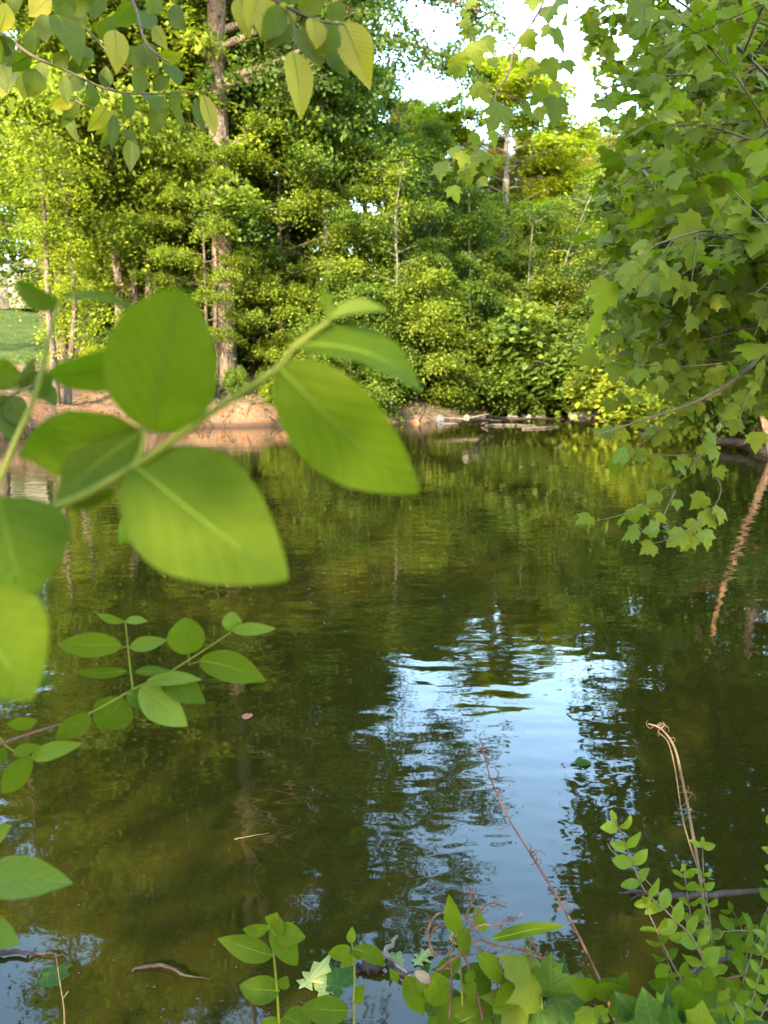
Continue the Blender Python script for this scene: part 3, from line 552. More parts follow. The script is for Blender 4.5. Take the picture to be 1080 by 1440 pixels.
# ------------------------------------------------------------------ shed on the lawn
def shed():
    X = PY(44, 60); Y = 60.0; z = gz(X, Y) - .05; root = empty('garden_shed', (X, Y, z), math.radians(-14))
    wm = plainmat('shed_wall', [(.3, (.10, .083, .064)), (.7, (.125, .104, .08))], 3, .8, .05, .005)
    rm = plainmat('shed_roof', [(.3, (.13, .133, .136)), (.7, (.17, .173, .176))], 6, .6, .1, .01)
    def box(mb, x0, x1, y0, y1, z0, z1):
        v = [(x, y, zz) for zz in (z0, z1) for y in (y0, y1) for x in (x0, x1)]
        mb.add(v, [[0, 2, 3, 1], [4, 5, 7, 6], [0, 1, 5, 4], [2, 6, 7, 3], [0, 4, 6, 2], [1, 3, 7, 5]])
    mb = MB(); W_, D_, Hh = 1.9, 1.5, 2.15
    v = [(-W_, -D_, 0), (W_, -D_, 0), (W_, D_, 0), (-W_, D_, 0), (-W_, -D_, Hh), (W_, -D_, Hh), (W_, D_, Hh), (-W_, D_, Hh), (-W_, 0, Hh + .55), (W_, 0, Hh + .55)]
    mb.add(v, [[0, 1, 5, 4], [2, 3, 7, 6]]); mb.add(v, [[0, 4, 8, 7, 3]]); mb.add(v, [[1, 2, 6, 9, 5]]); mb.build('wall', wm, root)
    mb = MB()
    for s in (-1, 1):
        a = np.array([0, 0, Hh + .60]); e = np.array([0, s * (D_ + .18), Hh - .02]); q = []
        for xx in (-W_ - .15, W_ + .15):
            for pt in (a, e): q += [(xx, pt[1], pt[2]), (xx, pt[1], pt[2] + .07)]
        mb.add(q, [[0, 2, 6, 4], [1, 5, 7, 3], [2, 3, 7, 6], [0, 1, 3, 2], [4, 6, 7, 5]])
    mb.build('roof', rm, root)
    mb = MB(); box(mb, -.55, .35, -D_ - .04, -D_ - .003, .05, 1.95); d_ = mb.build('door', plainmat('shed_door', [(.3, (.085, .07, .054)), (.7, (.105, .087, .068))], 3, .8, .05, .005), root)
    mb = MB(); box(mb, .22, .27, -D_ - .09, -D_ - .045, .95, 1.1); mb.build('handle', M_DEAD, d_)
    for sx in (-1, 1):
        mb = MB(); box(mb, sx * W_ - .05, sx * W_ + .05, -D_ - .02, -D_ + .06, 0, Hh - .02); mb.build('corner_trim', rm, root)
    root.scale = (1.25, 1.1, 1.22)
    tag(root, 'small pale tan garden shed with light grey roof at the top of the lawn', 'shed')
shed()

# ------------------------------------------------------------------ rocks, logs and stones on the far shore
def rock(px, py, wpx, hpx, mat, lab, seed, point=0, name='rock', Y=None, dep=.8):
    global RNG; old = RNG; RNG = np.random.default_rng(seed)
    # waterline pixel -> distance
    ang = math.atan((py - 720) / F) + PITCH; Yd = Y or CAM_H / math.tan(ang); W_ = wpx / F * Yd; H_ = hpx / F * Yd
    nu, nv = 18, 11; u = np.linspace(0, 2 * math.pi, nu, endpoint=False); v = np.linspace(-.5, 1, nv) * math.pi / 2
    U_, V_ = np.meshgrid(u, v); x = np.cos(V_) * np.cos(U_); y = np.cos(V_) * np.sin(U_); z = np.sin(V_)
    if point: sc = np.clip(1 - np.clip(z, 0, 1) ** .8 * point, .02, 1); x = x * sc / np.maximum(np.cos(V_), .35) * .8; y = y * sc / np.maximum(np.cos(V_), .35) * .8; x += z * .25 * (seed % 3 - 1)
    pt = np.stack([x, y, z], -1); ph = RNG.uniform(0, 6, 9); k = RNG.uniform(1.5, 4.5, (9, 3))
    nn = sum(np.sin(pt @ k[i] + ph[i]) for i in range(9)) / 9
    pt = pt * (1 + .16 * nn[..., None]); pt = np.round(pt * 4) / 4 * .2 + pt * .8
    pt = pt * np.array([W_ / 2, W_ / 2 * dep, H_])
    i = np.arange(nv - 1)[:, None] * nu; j = np.arange(nu)[None]; k2 = (j + 1) % nu
    f = np.stack([i + j, i + k2, i + nu + k2, i + nu + j], -1).reshape(-1, 4)
    mb = MB(); mb.add(pt.reshape(-1, 3), f); o = mb.build(name, mat); o.location = (PY(px, Yd), Yd + W_ * .2, 0.0); tag(o, lab, 'rock', 'rocks on the far shore'); RNG = old
rock(736, 585, 13, 12, M_ROCK, 'pointed pale rock, the taller of the pair at the head of the cove', 1, .9)
rock(762, 585, 6, 9, M_DRIFT, 'thin upright stone splinter between the pair of pointed pale rocks', 2, .8)
rock(802, 585, 11, 9, M_ROCK, 'pointed pale rock, the lower of the pair beside the long flat rock', 3, .9)
rock(752, 587, 34, 3, M_ROCK, 'low pale ledge beneath the pointed rocks', 4)
rock(824, 587, 46, 7, M_ROCK, 'long flat pale boulder at the water edge of the cove', 5, dep=.5)
rock(853, 587, 14, 3, M_ROCKG, 'small grey stone at the right end of the long flat boulder', 6)
rock(619, 592, 14, 9, M_ROCKG, 'bluish grey rock among the rusty stones', 7)
rock(630, 596, 30, 1.5, M_ROCKG, 'flat grey slab barely above the water below the bluish rock', 8, dep=.4)
rock(744, 583, 12, 5, M_ROCK, 'small pale stone half under the drift logs', 9)
rock(743, 588, 6, 5, M_ROCK, 'white stone near the drift logs', 10)
for i, (x_, y_, w_, h_, lb) in enumerate([(598, 592, 18, 9, 'rust red stone left of the bluish grey rock'), (636, 589, 16, 11, 'rust red stone right of the bluish grey rock'), (650, 588, 16, 7, 'rust red stone farthest right in the rusty group'),
                                          (604, 590, 14, 14, 'tallest rust red stone, behind the one left of the grey rock'), (586, 594, 12, 6, 'small rust red stone at the left end of the rusty group'), (720, 587, 16, 4, 'low tan stone between the drift logs and the pointed rocks')]):
    rock(x_, y_, w_, h_, M_ROCKO if i < 5 else M_ROCK, lb, 30 + i)
def log(pts, r, mat, name, lab, cat='log', branches=0, seed=1, group=None):
    global RNG; old = RNG; RNG = np.random.default_rng(seed); mb = MB(); p = np.array(pts, float); c = p.mean(0); sp = smoothpath(p - c, 5); sp = sp + RNG.normal(0, 1, sp.shape) * np.max(r) * np.array([.5, .5, .25]); tube(mb, sp, list(np.atleast_1d(r)) + [np.min(r) * .3], 9, 2, .22)
    for b_ in range(branches):
        q = smoothpath(p - c, 5); a = q[RNG.integers(1, len(q) - 1)]; e = a + RNG.normal(0, 1, 3) * np.array([1, .5, .5]) * np.linalg.norm(p[-1] - p[0]) * .12; tube(mb, [a, e], [np.max(r) * .4, np.max(r) * .1], 5, 1)
    o = mb.build(name, mat, None, True); o.location = c; tag(o, lab, cat, group); RNG = old
def WG(px, py, z=0.0):
    ang = math.atan((py - 720) / F) + PITCH; 
    d_ = (_f + np.array([(px - 540) / F, 0, 0]) + (720 - py) / F * _u); k = (z - CAM_H) / d_[2]; return CAMP + d_ * k
log([WG(655, 588, .55), WG(680, 591, .3), WG(698, 592, .05)], [.09, .07], M_DRIFT, 'drift_log', 'drift log sloping down into the water right of the rusty stones', branches=3)
log([WG(680, 586, .5), WG(700, 588, .3), WG(722, 590, .06)], [.06, .05], M_DEAD, 'drift_log', 'thinner dark drift log behind the sloping one', branches=2)
log([WG(690, 590, .1), WG(735, 589, .14), WG(790, 589.5, .08)], [.06, .07, .05], M_DEAD, 'drift_log', 'long dark log lying level below the pointed rocks', branches=2)
log([WG(683, 598, .02), WG(710, 597, .03), WG(752, 598, .02)], [.03, .03], M_DRIFT, 'floating_branch', 'thin branch floating level in front of the drift logs', 'branch', branches=2)
log([WG(735, 603, .02), WG(765, 601, .03), WG(785, 600, .02)], [.03, .03], M_DRIFT, 'floating_branch', 'pale branch floating right, nearest the viewer in the cove', 'branch', branches=2)
log([WG(725, 600, 0), WG(727, 594, .2)], [.03, .015], M_DEAD, 'snag', 'short upright snag poking from the water in the cove', 'branch')
log([WG(590, 592, .1), WG(596, 580, .5), WG(603, 572, .8)], [.04, .02], M_DRIFT, 'snag', 'bleached stick leaning upright beside the rusty stones', 'branch')
log([WG(1010, 622, .15), WG(1050, 622, .2), WG(1100, 618, .3)], [.10, .09], M_DEAD, 'drift_log', 'dark log along the right bank beside the mud', branches=3)
log([WG(900, 600, .1), WG(960, 601, .12), WG(1010, 607, .15)], [.08, .09], M_DRIFT, 'drift_log', 'long pale log along the right shore behind the hanging spray', branches=2)
# low scrub and litter on the bank: ground cover
mb = MB(); n = 26000; X = RNG.uniform(-20, 11, n); Y = RNG.uniform(17, 42, n); D = sdist(X, Y); k = (D > .2) & (D < 9) & (RNG.random(n) < np.where(X < -8, .3, .9)); X = X[k]; Y = Y[k]; D = D[k]
Z = height(X, Y); n = len(X)
scatter(mb, *T_RH, np.stack([X, Y, Z + RNG.uniform(.02, .22, n)], -1), RNG.normal(0, 1, (n, 3)) * np.array([1, 1, .3]), np.array([0, 0, 1.]) + RNG.normal(0, .4, (n, 3)), RNG.uniform(.08, .16, n))
tag(mb.build('ground_cover', LM_MID), kind='stuff')
mb = MB(); n = 9000; X = RNG.uniform(-16, 2, n); Y = RNG.uniform(18, 36, n); D = sdist(X, Y); k = (D > .02) & (D < 8); X = X[k]; Y = Y[k]; Z = height(X, Y); n = len(X)
scatter(mb, *T_RH, np.stack([X, Y, Z + .03], -1), RNG.normal(0, 1, (n, 3)) * np.array([1, 1, .2]), np.array([0, 0, 1.]) + RNG.normal(0, .3, (n, 3)), RNG.uniform(.07, .14, n))
tag(mb.build('leaf_litter', plainmat('dead_leaf', [(.3, (.05, .028, .015)), (.5, (.14, .075, .036)), (.7, (.22, .14, .08))], 3, .8, 0)), kind='stuff')
mb = MB(); n = 60000; X = RNG.uniform(-46, -9, n); Y = RNG.uniform(23, 66, n); k = (X / Y < -.40) & (X / Y > -.58); X = X[k]; Y = Y[k]; D = sdist(X, Y); k = D > 6.3; X = X[k]; Y = Y[k]; Z = height(X, Y); n = len(X)
scatter(mb, *T_ND, np.stack([X, Y, Z], -1), np.array([0, 0, 1.]) + RNG.normal(0, .35, (n, 3)), RNG.normal(0, 1, (n, 3)), RNG.uniform(.08, .16, n))
tag(mb.build('lawn_grass', LM_DARK), kind='stuff')
# the wood farther back, one dense mass
mb = MB(); n = 150000; X = RNG.uniform(-60, 50, n); Y = RNG.uniform(50, 78, n) ; top = np.where(X < -3, 19, 5.5) + 2.5 * np.sin(X * .55) + 1.5 * np.sin(X * 1.3 + Y * .3); Z = RNG.uniform(0, 1, n) * top
k = ~((X / Y < -.40) & (X / Y > -.62) & (Y < 70)); X = X[k]; Y = Y[k]; Z = Z[k] + height(X, Y); n = len(X)
cl = np.round(np.stack([X, Y, Z], -1) / 1.6) * 1.6 * .45 + np.stack([X, Y, Z], -1) * .55
scatter(mb, *T_RH, cl, RNG.normal(0, 1, (n, 3)), np.array([0, -.5, 1.]) + RNG.normal(0, .5, (n, 3)), RNG.uniform(.35, .6, n))
tag(mb.build('distant_wood', LM_DARK), kind='stuff')
# hanging roots along the undercut clay edge
mb = MB()
for i in range(60):
    t_ = RNG.random(); k = RNG.integers(0, 5); a = SHORE[k]; b_ = SHORE[k + 1]; p = a + (b_ - a) * t_; q = np.array([p[0], p[1] + RNG.uniform(.15, .5)]); zz = gz(*q)
    tube(mb, [(q[0], q[1], zz + .03), (q[0] + RNG.normal(0, .1), q[1] - .25, max(zz, .2) * .8 + .06), (p[0] + RNG.normal(0, .25), p[1] - .1, -.05)], [.018, .012, .008], 4, 2)
tag(mb.build('exposed_roots', M_DEAD), kind='stuff')
# ------------------------------------------------------------------ near foliage helpers
def frame_matrix(pos, d, n, s):
    from mathutils import Matrix
    d = nrm(d); x = nrm(np.cross(d, n)); z = np.cross(x, d)
    M = Matrix.Identity(4)
    for r in range(3): M[r][0] = x[r] * s; M[r][1] = d[r] * s; M[r][2] = z[r] * s; M[r][3] = pos[r]
    return M
LOBED = {}
def lobed_mesh(kind, var, mat):
    k = (kind, var, mat.name)
    if k not in LOBED:
        tv, tf, tuv = {'syc': SYC, 'oak': OAK, 'ovt': OVT}[kind]; r = np.random.default_rng(100 + var); v = tv.copy(); nb = len(v)
        v[1:, :2] *= 1 + r.normal(0, .045, (nb - 1, 1)); a, b_ = r.uniform(-.35, .35, 2)
        v[:, 2] += a * v[:, 0] * abs(v[:, 0]) + b_ * (v[:, 1] - .3) ** 2 + r.normal(0, .012, nb)
        # one more ring for smooth curvature
        mid = (v[1:] + v[0]) / 2; mid[:, 2] += .02; V = np.vstack([v[:1], mid, v[1:]]); n_ = nb - 1; f3 = []; f4 = []
        for i in range(n_):
            j = (i + 1) % n_; f3.append([0, 1 + i, 1 + j]); f4.append([1 + i, 1 + n_ + i, 1 + n_ + j, 1 + j])
        uv = V[:, :2] + np.array([.5, 0]); m_ = MB(); lv = float(r.uniform(.2, .85)); m_.add(V, f3, uv, lv); m_.add(V[:1], np.zeros((0, 3), int)); m_.f[-1] = np.zeros((0, 3), int)
        m_.f.append(np.array(f4)); m_.lv.append(np.full(len(f4), lv))
        me = m_.mesh('leaf', True); me.materials.append(mat); LOBED[k] = me
    return LOBED[k]
class Plant:
    def __init__(s, name, base, label, cat, group=None):
        s.base = np.array(base, float); s.root = tag(empty(name, tuple(s.base)), label, cat, group)
    def stem(s, pts, r, mat=None, name='stem', parent=None, seg=7, n=5, rough=.04):
        mb = MB(); tube(mb, np.array(pts, float) - s.base, r, seg, n, rough); return mb.build(name, mat or M_STEM, parent or s.root, True)
    def lobed(s, pos, d, n, size, mat, kind='syc', parent=None, name='leaf'):
        o = bpy.data.objects.new(name, lobed_mesh(kind, int(RNG.integers(0, 7)), mat)); COL.objects.link(o); o.parent = parent or s.root
        M_ = frame_matrix(np.asarray(pos) - s.base, d, n, size); o.matrix_local = M_; return o
    def blade(s, B, T, W, mat, roll=0., fold=.18, arch=.06, shape='dog', parent=None, hint=None, lv=None, twist=0., pet=0.0):
        B = np.asarray(B, float); T = np.asarray(T, float); Ln = np.linalg.norm(T - B); d = (T - B) / Ln
        n = nrm(CAMP - (B + T) / 2) if hint is None else nrm(hint); sd_ = nrm(np.cross(d, n)); n = np.cross(sd_, d)
        c_, s_ = math.cos(roll), math.sin(roll); sd2 = sd_ * c_ + n * s_; n2 = n * c_ - sd_ * s_
        nv, nu = (26, 9); v = np.linspace(0, 1, nv); u = np.linspace(-1, 1, nu); V_, U_ = np.meshgrid(v, u, indexing='ij')
        if shape == 'dog': hw = np.sin(math.pi * V_ ** .82) ** .72 * (1 - .28 * V_ ** 5) + .02 * (1 - V_)
        elif shape == 'round': hw = np.sin(math.pi * V_ ** .9) ** .6 * (1 - .1 * V_ ** 4)
        elif shape == 'elm': hw = np.sin(math.pi * V_ ** .8) ** .85 * (1 - .25 * V_ ** 4); hw = hw * (1 + .035 * (np.abs(U_) > .9) * (((np.arange(nv) % 2) * 2 - 1)[:, None]))
        else: hw = np.sin(math.pi * V_ ** .9) ** 1.0
        ph = RNG.uniform(0, 6.28); tw = twist * (V_ - .5)
        wav = .035 * np.sin(V_ * 9 + ph + 2 * np.sign(U_)) * np.abs(U_) ** 2 + .012 * np.sin(V_ * 23 + ph * 2) * np.abs(U_)
        up_ = fold * np.abs(U_) ** 1.3 * hw * W / 2 + wav * W + tw * U_ * hw * W / 2
        rip = -.010 * W * np.sin(2 * math.pi * 6.5 * (V_ - .38 * np.abs(U_) ** .75)) * np.abs(U_) ** .5 * (hw > .2) * (1 if shape == 'dog' else 0)
        side = .03 * Ln * np.sin(V_ * math.pi + ph) * (1 if shape != 'elm' else .5)
        pt = B + d * Ln * V_[..., None] + sd2 * ((U_ * hw * W / 2 + side)[..., None]) + n2 * ((up_ + rip + arch * Ln * 4 * (V_ * (1 - V_)))[..., None])
        i = np.arange(nv - 1)[:, None] * nu; j = np.arange(nu - 1)[None]; f = np.stack([i + j, i + j + 1, i + j + nu + 1, i + j + nu], -1).reshape(-1, 4)
        uv = np.stack([.5 + U_ * .5 * np.clip(hw, .05, 1), V_], -1).reshape(-1, 2)
        mb = MB(); mb.add(pt.reshape(-1, 3) - s.base, f, uv, RNG.uniform(.2, .8) if lv is None else lv); o = mb.build('leaf', mat, parent or s.root, True)
        # raised midrib and petiole as part of the same leaf
        mr = MB(); vv = np.linspace(0, .96, 12); q = B + d * Ln * vv[:, None] + sd2 * ((.03 * Ln * np.sin(vv * math.pi + ph) * (1 if shape != 'elm' else .5))[:, None]) + n2 * ((arch * Ln * 4 * vv * (1 - vv) - .004 * Ln)[:, None])
        if pet: q = np.vstack([B - d * pet + n2 * 0, q])
        tube(mr, q - s.base, [Ln * .014, Ln * .009, Ln * .002], 5, 1); mr.build('midrib', M_RIB, o, True)
        return o
    def px(s, bx, by, tx, ty, w, db, dt=None, mat=None, **k):
        dt = dt or db; roll = k.get('roll', 0.); W = w / F * (db + dt) / 2 / max(.35, math.cos(roll)); return s.blade(P(bx, by, db), P(tx, ty, dt), W, mat, **k)
def PL(pts, d): return [P(x, y, (z[0] if z else d)) for x, y, *z in pts]

# ------------------------------------------------------------------ the big blurred dogwood branch right before the lens
p = Plant('dogwood_branch', P(-60, 760, .42), 'large blurred dogwood branch close to the camera', 'branch')
p.stem(PL([(-60, 745), (80, 713), (190, 655), (300, 578), (385, 522), (412, 490)], .42), [.0026, .0022, .0017])
p.stem(PL([(412, 490), (440, 468), (462, 452)], .42), [.0022, .0016])
p.stem(PL([(190, 655), (200, 630), (203, 608)], .42), [.0018, .0013])
D = LM_DOG; DD = LM_DOGD
p.px(203, 606, 262, 408, 158, .42, .40, mat=D, roll=.15, fold=.10, arch=.03, shape='round', lv=.55)
p.px(183, 655, 408, 812, 178, .42, .41, mat=DD, roll=.2, fold=.10, arch=.05, lv=.9)
p.px(388, 520, 594, 690, 128, .42, .43, mat=D, roll=-.15, fold=.12, arch=.06, lv=.6)
p.px(195, 600, 32, 648, 108, .43, .45, mat=D, roll=.3, fold=.15, arch=.02, lv=.2)
p.px(196, 606, 76, 716, 66, .43, .44, mat=DD, roll=-.7, fold=.1, arch=.03, lv=.3)
p.px(188, 505, 62, 522, 52, .45, .46, mat=D, roll=.6, fold=.3, arch=.10, lv=.6)
p.px(410, 484, 596, 560, 50, .42, .46, mat=DD, roll=.75, fold=.35, arch=.16, lv=.5)
p.px(464, 450, 548, 438, 20, .42, .42, mat=LM_YOUNG, roll=.7, fold=.5, arch=.16, lv=.8)
p.px(462, 452, 448, 396, 13, .42, .43, mat=D, roll=.7, fold=.3, arch=-.10, lv=.5)
p.px(95, 712, 168, 690, 26, .44, .45, mat=D, roll=.3, lv=.7)
p.px(-6, 700, 42, 846, 160, .40, .40, mat=DD, roll=.1, fold=.1, lv=.8)
p.px(-50, 830, 48, 985, 152, .38, .37, mat=D, roll=.1, fold=.1, lv=.3)
p.px(-20, 985, 76, 950, 36, .40, .41, mat=DD, roll=.4, lv=.5)
p.px(-40, 712, 30, 708, 26, .42, .42, mat=DD, roll=.4, lv=.2)
p.stem(PL([(-60, 745), (-30, 780), (-8, 810), (-50, 832)], .41), .0018)
p = Plant('dogwood_branch', P(-10, 700, .5), 'thin upright dogwood shoot at the left edge crossing the shed, blurred', 'branch')
p.stem(PL([(-10, 700), (22, 620), (50, 555), (68, 480), (84, 425)], .5), [.0020, .0014])
p.stem(PL([(50, 555), (25, 548), (-6, 540)], .5), [.0012, .001])
p.px(86, 422, 20, 398, 34, .5, .51, mat=LM_DOGD, roll=.55, fold=.5, arch=.08, lv=.2)
p.px(88, 420, 196, 432, 14, .5, .5, mat=LM_DOGD, roll=.8, fold=.3, arch=.10, lv=.7)
p.px(-8, 525, 30, 528, 44, .5, .5, mat=LM_DOG, roll=.1, lv=.5)
p.px(60, 560, 72, 520, 20, .52, .52, mat=LM_DOGD, roll=.5, lv=.2)
p = Plant('dogwood_branch', P(-20, 600, .8), 'dark glossy leaved twig at left before the clay bank', 'branch')
p.stem(PL([(-25, 562), (10, 558), (40, 545), (62, 538)], .8), .0015, M_TWIG)
for a in [(12, 556, -22, 590, 30), (30, 549, 2, 512, 26), (38, 546, 66, 520, 20), (40, 546, 72, 560, 22), (60, 538, 78, 572, 24), (15, 558, 36, 600, 34), (-5, 560, 16, 620, 36), (30, 550, 50, 503, 18)]:
    p.px(*a, .8, mat=LM_ELM, roll=RNG.uniform(-.5, .5), lv=.1)
p.px(188, 712, 170, 766, 28, .8, mat=LM_YOUNG, roll=.3, lv=.4)
p.stem(PL([(62, 538), (110, 640), (188, 712)], .8), .0010, M_TWIG)

# sharp dogwood spray over the water
d0 = 1.0
p = Plant('dogwood_branch', P(100, 1020, d0), 'sharp dogwood spray of two leafy shoots over the water below the big blurred leaves', 'branch')
p.stem(PL([(100, 1018), (160, 985), (190, 968), (230, 950), (275, 922), (325, 889)], d0), [.0016, .0013, .0008])
p.stem(PL([(187, 970), (182, 930), (176, 873)], d0), [.0013, .0008])
YG = LM_YOUNG; G = LM_DOG
for a, k in [((175, 873, 134, 863, 11), dict(mat=YG, roll=.5)), ((177, 873, 208, 874, 12), dict(mat=YG, roll=.3)), ((171, 912, 80, 903, 34), dict(mat=G, arch=.1)), ((183, 912, 236, 898, 21), dict(mat=YG, roll=.2)),
             ((178, 946, 104, 942, 15), dict(mat=LM_DOGD, roll=.4)), ((190, 946, 240, 942, 13), dict(mat=LM_DOGD, roll=.5)), ((325, 888, 326, 860, 27), dict(mat=YG, shape='round')), ((327, 889, 388, 882, 18), dict(mat=YG, roll=.2)),
             ((265, 920, 261, 868, 52), dict(mat=G, shape='round')), ((280, 930, 374, 957, 42), dict(mat=G, roll=.2, arch=.08)), ((205, 962, 285, 955, 20), dict(mat=YG, roll=.4, arch=.08)), ((225, 955, 290, 988, 38), dict(mat=LM_DOGD, roll=.2)),
             ((196, 968, 265, 1020, 46), dict(mat=YG, roll=.1, arch=.07)), ((178, 975, 218, 1000, 26), dict(mat=LM_DOGD, roll=.3)), ((172, 980, 143, 1027, 56), dict(mat=LM_DOGD)), ((125, 1003, 80, 1040, 30), dict(mat=LM_DOGD, roll=.2))]:
    p.px(*a, d0 + RNG.uniform(-.02, .03), mat=k.pop('mat'), **k)
for q in ([(171, 912), (180, 908)], [(183, 912), (180, 908)], [(265, 920), (266, 935)], [(280, 930), (268, 934)]): p.stem(PL(q, d0), .0006, n=1)
p = Plant('dogwood_branch', P(-40, 1060, d0), 'reddish dogwood twig at the left edge with four small bright leaves', 'branch')
p.stem(PL([(-40, 1060), (30, 1036), (75, 1022), (128, 1010)], d0), [.0018, .0014], M_RED)
p.stem(PL([(-2, 1035), (12, 1052), (46, 1066)], d0), .0009)
for a, k in [((52, 1012, 8, 1020, 18), dict(mat=G, roll=.3)), ((18, 1058, 60, 1050, 17), dict(mat=G, roll=.3)), ((44, 1066, 117, 1046, 24), dict(mat=YG)), ((46, 1067, 0, 1114, 34), dict(mat=G)), ((-4, 1075, 8, 1050, 18), dict(mat=LM_DOGD)), ((-20, 1180, 16, 1160, 26), dict(mat=YG))]:
    p.px(*a, d0, mat=k.pop('mat'), **k)
p = Plant('dogwood_branch', P(-70, 1250, .75), 'low branch tip at the left edge with two broad leaves above the floating stick', 'branch')
p.stem(PL([(-70, 1250), (-40, 1240), (-20, 1242)], .75), .0014); p.stem(PL([(-70, 1250), (-50, 1290), (-30, 1305)], .75), .0014)
p.px(-38, 1242, 104, 1240, 56, .75, .75, mat=YG, roll=.25, arch=.07); p.px(-38, 1300, 29, 1326, 40, .75, mat=YG, roll=.2)

# ------------------------------------------------------------------ elm branches along the top
p = Plant('elm_branch', P(-60, 10, 1.7), 'dark twig of small pointed leaves hanging in the top left corner', 'branch')
p.stem(PL([(-60, 10), (0, 45), (45, 78), (95, 100), (150, 125), (200, 132), (290, 128)], 1.7), [.0045, .003, .001], M_TWIG)
p.stem(PL([(20, -60), (70, -10), (120, 40), (170, 90), (225, 130)], 1.75), [.004, .0015], M_TWIG)
p.stem(PL([(95, 100), (105, 140), (150, 160), (190, 195)], 1.7), [.002, .001], M_TWIG)
p.stem(PL([(160, -60), (190, 10), (205, 60), (240, 90)], 1.6), [.004, .0015], M_TWIG)
E = LM_ELM
ELM = [(80, 20, 112, 94, 40), (162, 42, 163, 106, 34), (120, 40, 98, 8, 30), (52, 98, 40, 138, 32), (285, 133, 304, 193, 22), (275, 138, 287, 188, 16), (230, 134, 212, 194, 26), (240, 138, 260, 178, 13), (95, 160, 113, 202, 15),
       (150, 150, 122, 184, 22), (165, 155, 133, 190, 16), (186, 195, 183, 243, 22), (165, 168, 140, 208, 17), (160, 160, 158, 214, 16), (105, 140, 72, 150, 18), (110, 135, 84, 182, 18), (45, 78, 2, 98, 22), (40, 76, 48, 40, 22),
       (0, 45, 12, 2, 26), (5, 48, 0, 90, 30), (22, 60, -14, 72, 24), (95, 98, 132, 82, 20), (120, 112, 92, 130, 18), (130, 118, 120, 158, 20), (150, 124, 148, 92, 20), (190, 130, 205, 92, 24), (205, 130, 222, 160, 24), (180, 130, 176, 168, 20),
       (200, 60, 224, 104, 26), (205, 62, 190, 104, 24), (235, 85, 252, 122, 22), (225, 80, 256, 76, 20), (190, 15, 220, 44, 30), (188, 5, 160, 36, 28), (140, 55, 160, 22, 24), (70, -5, 40, 24, 30), (30, -30, 22, 22, 30), (90, 10, 134, 0, 30),
       (175, 90, 150, 70, 22), (170, 88, 196, 66, 22), (215, 124, 240, 108, 18), (60, 85, 62, 124, 22), (75, 92, 100, 74, 20), (140, -20, 128, 30, 30), (220, -15, 208, 22, 28), (250, 128, 238, 150, 16), (192, 195, 170, 186, 14), (-6, 70, 10, 132, 30),
       (240, 10, 262, 44, 26), (100, -10, 78, 30, 30), (60, 20, 66, 62, 26), (20, 100, 2, 140, 28), (28, 95, 34, 142, 24), (88, 105, 96, 148, 18), (112, 60, 128, 92, 20), (216, 36, 236, 70, 20)]
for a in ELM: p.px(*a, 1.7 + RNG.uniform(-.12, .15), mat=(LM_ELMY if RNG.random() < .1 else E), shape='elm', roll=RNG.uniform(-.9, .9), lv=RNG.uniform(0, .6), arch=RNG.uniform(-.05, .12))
p = Plant('elm_branch', P(320, -90, 1.0), 'twig of large sunlit yellow ribbed leaves hanging at the top centre', 'branch')
p.stem(PL([(320, -90), (345, -30), (400, 8), (445, 28), (484, 34)], 1.0), [.003, .0012], M_TWIG); p.stem(PL([(400, 8), (414, 40), (413, 74)], 1.0), [.0012, .0008], M_TWIG)
Y_ = LM_ELMY
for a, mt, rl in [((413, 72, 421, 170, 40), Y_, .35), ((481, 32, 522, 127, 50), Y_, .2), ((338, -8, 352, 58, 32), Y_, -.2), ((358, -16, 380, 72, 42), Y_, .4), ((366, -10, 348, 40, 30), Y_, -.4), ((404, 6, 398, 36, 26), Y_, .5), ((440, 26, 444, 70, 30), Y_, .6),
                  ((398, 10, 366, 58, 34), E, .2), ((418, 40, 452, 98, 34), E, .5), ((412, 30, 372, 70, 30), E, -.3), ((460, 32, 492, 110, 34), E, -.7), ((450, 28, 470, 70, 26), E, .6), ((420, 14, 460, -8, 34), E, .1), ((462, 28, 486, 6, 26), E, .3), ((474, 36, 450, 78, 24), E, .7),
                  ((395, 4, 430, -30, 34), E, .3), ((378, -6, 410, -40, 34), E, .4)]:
    p.px(*a, 1.0 + RNG.uniform(-.03, .04), mat=mt, shape='elm', roll=rl, lv=RNG.uniform(.2, .7), arch=RNG.uniform(0, .1), fold=.3)

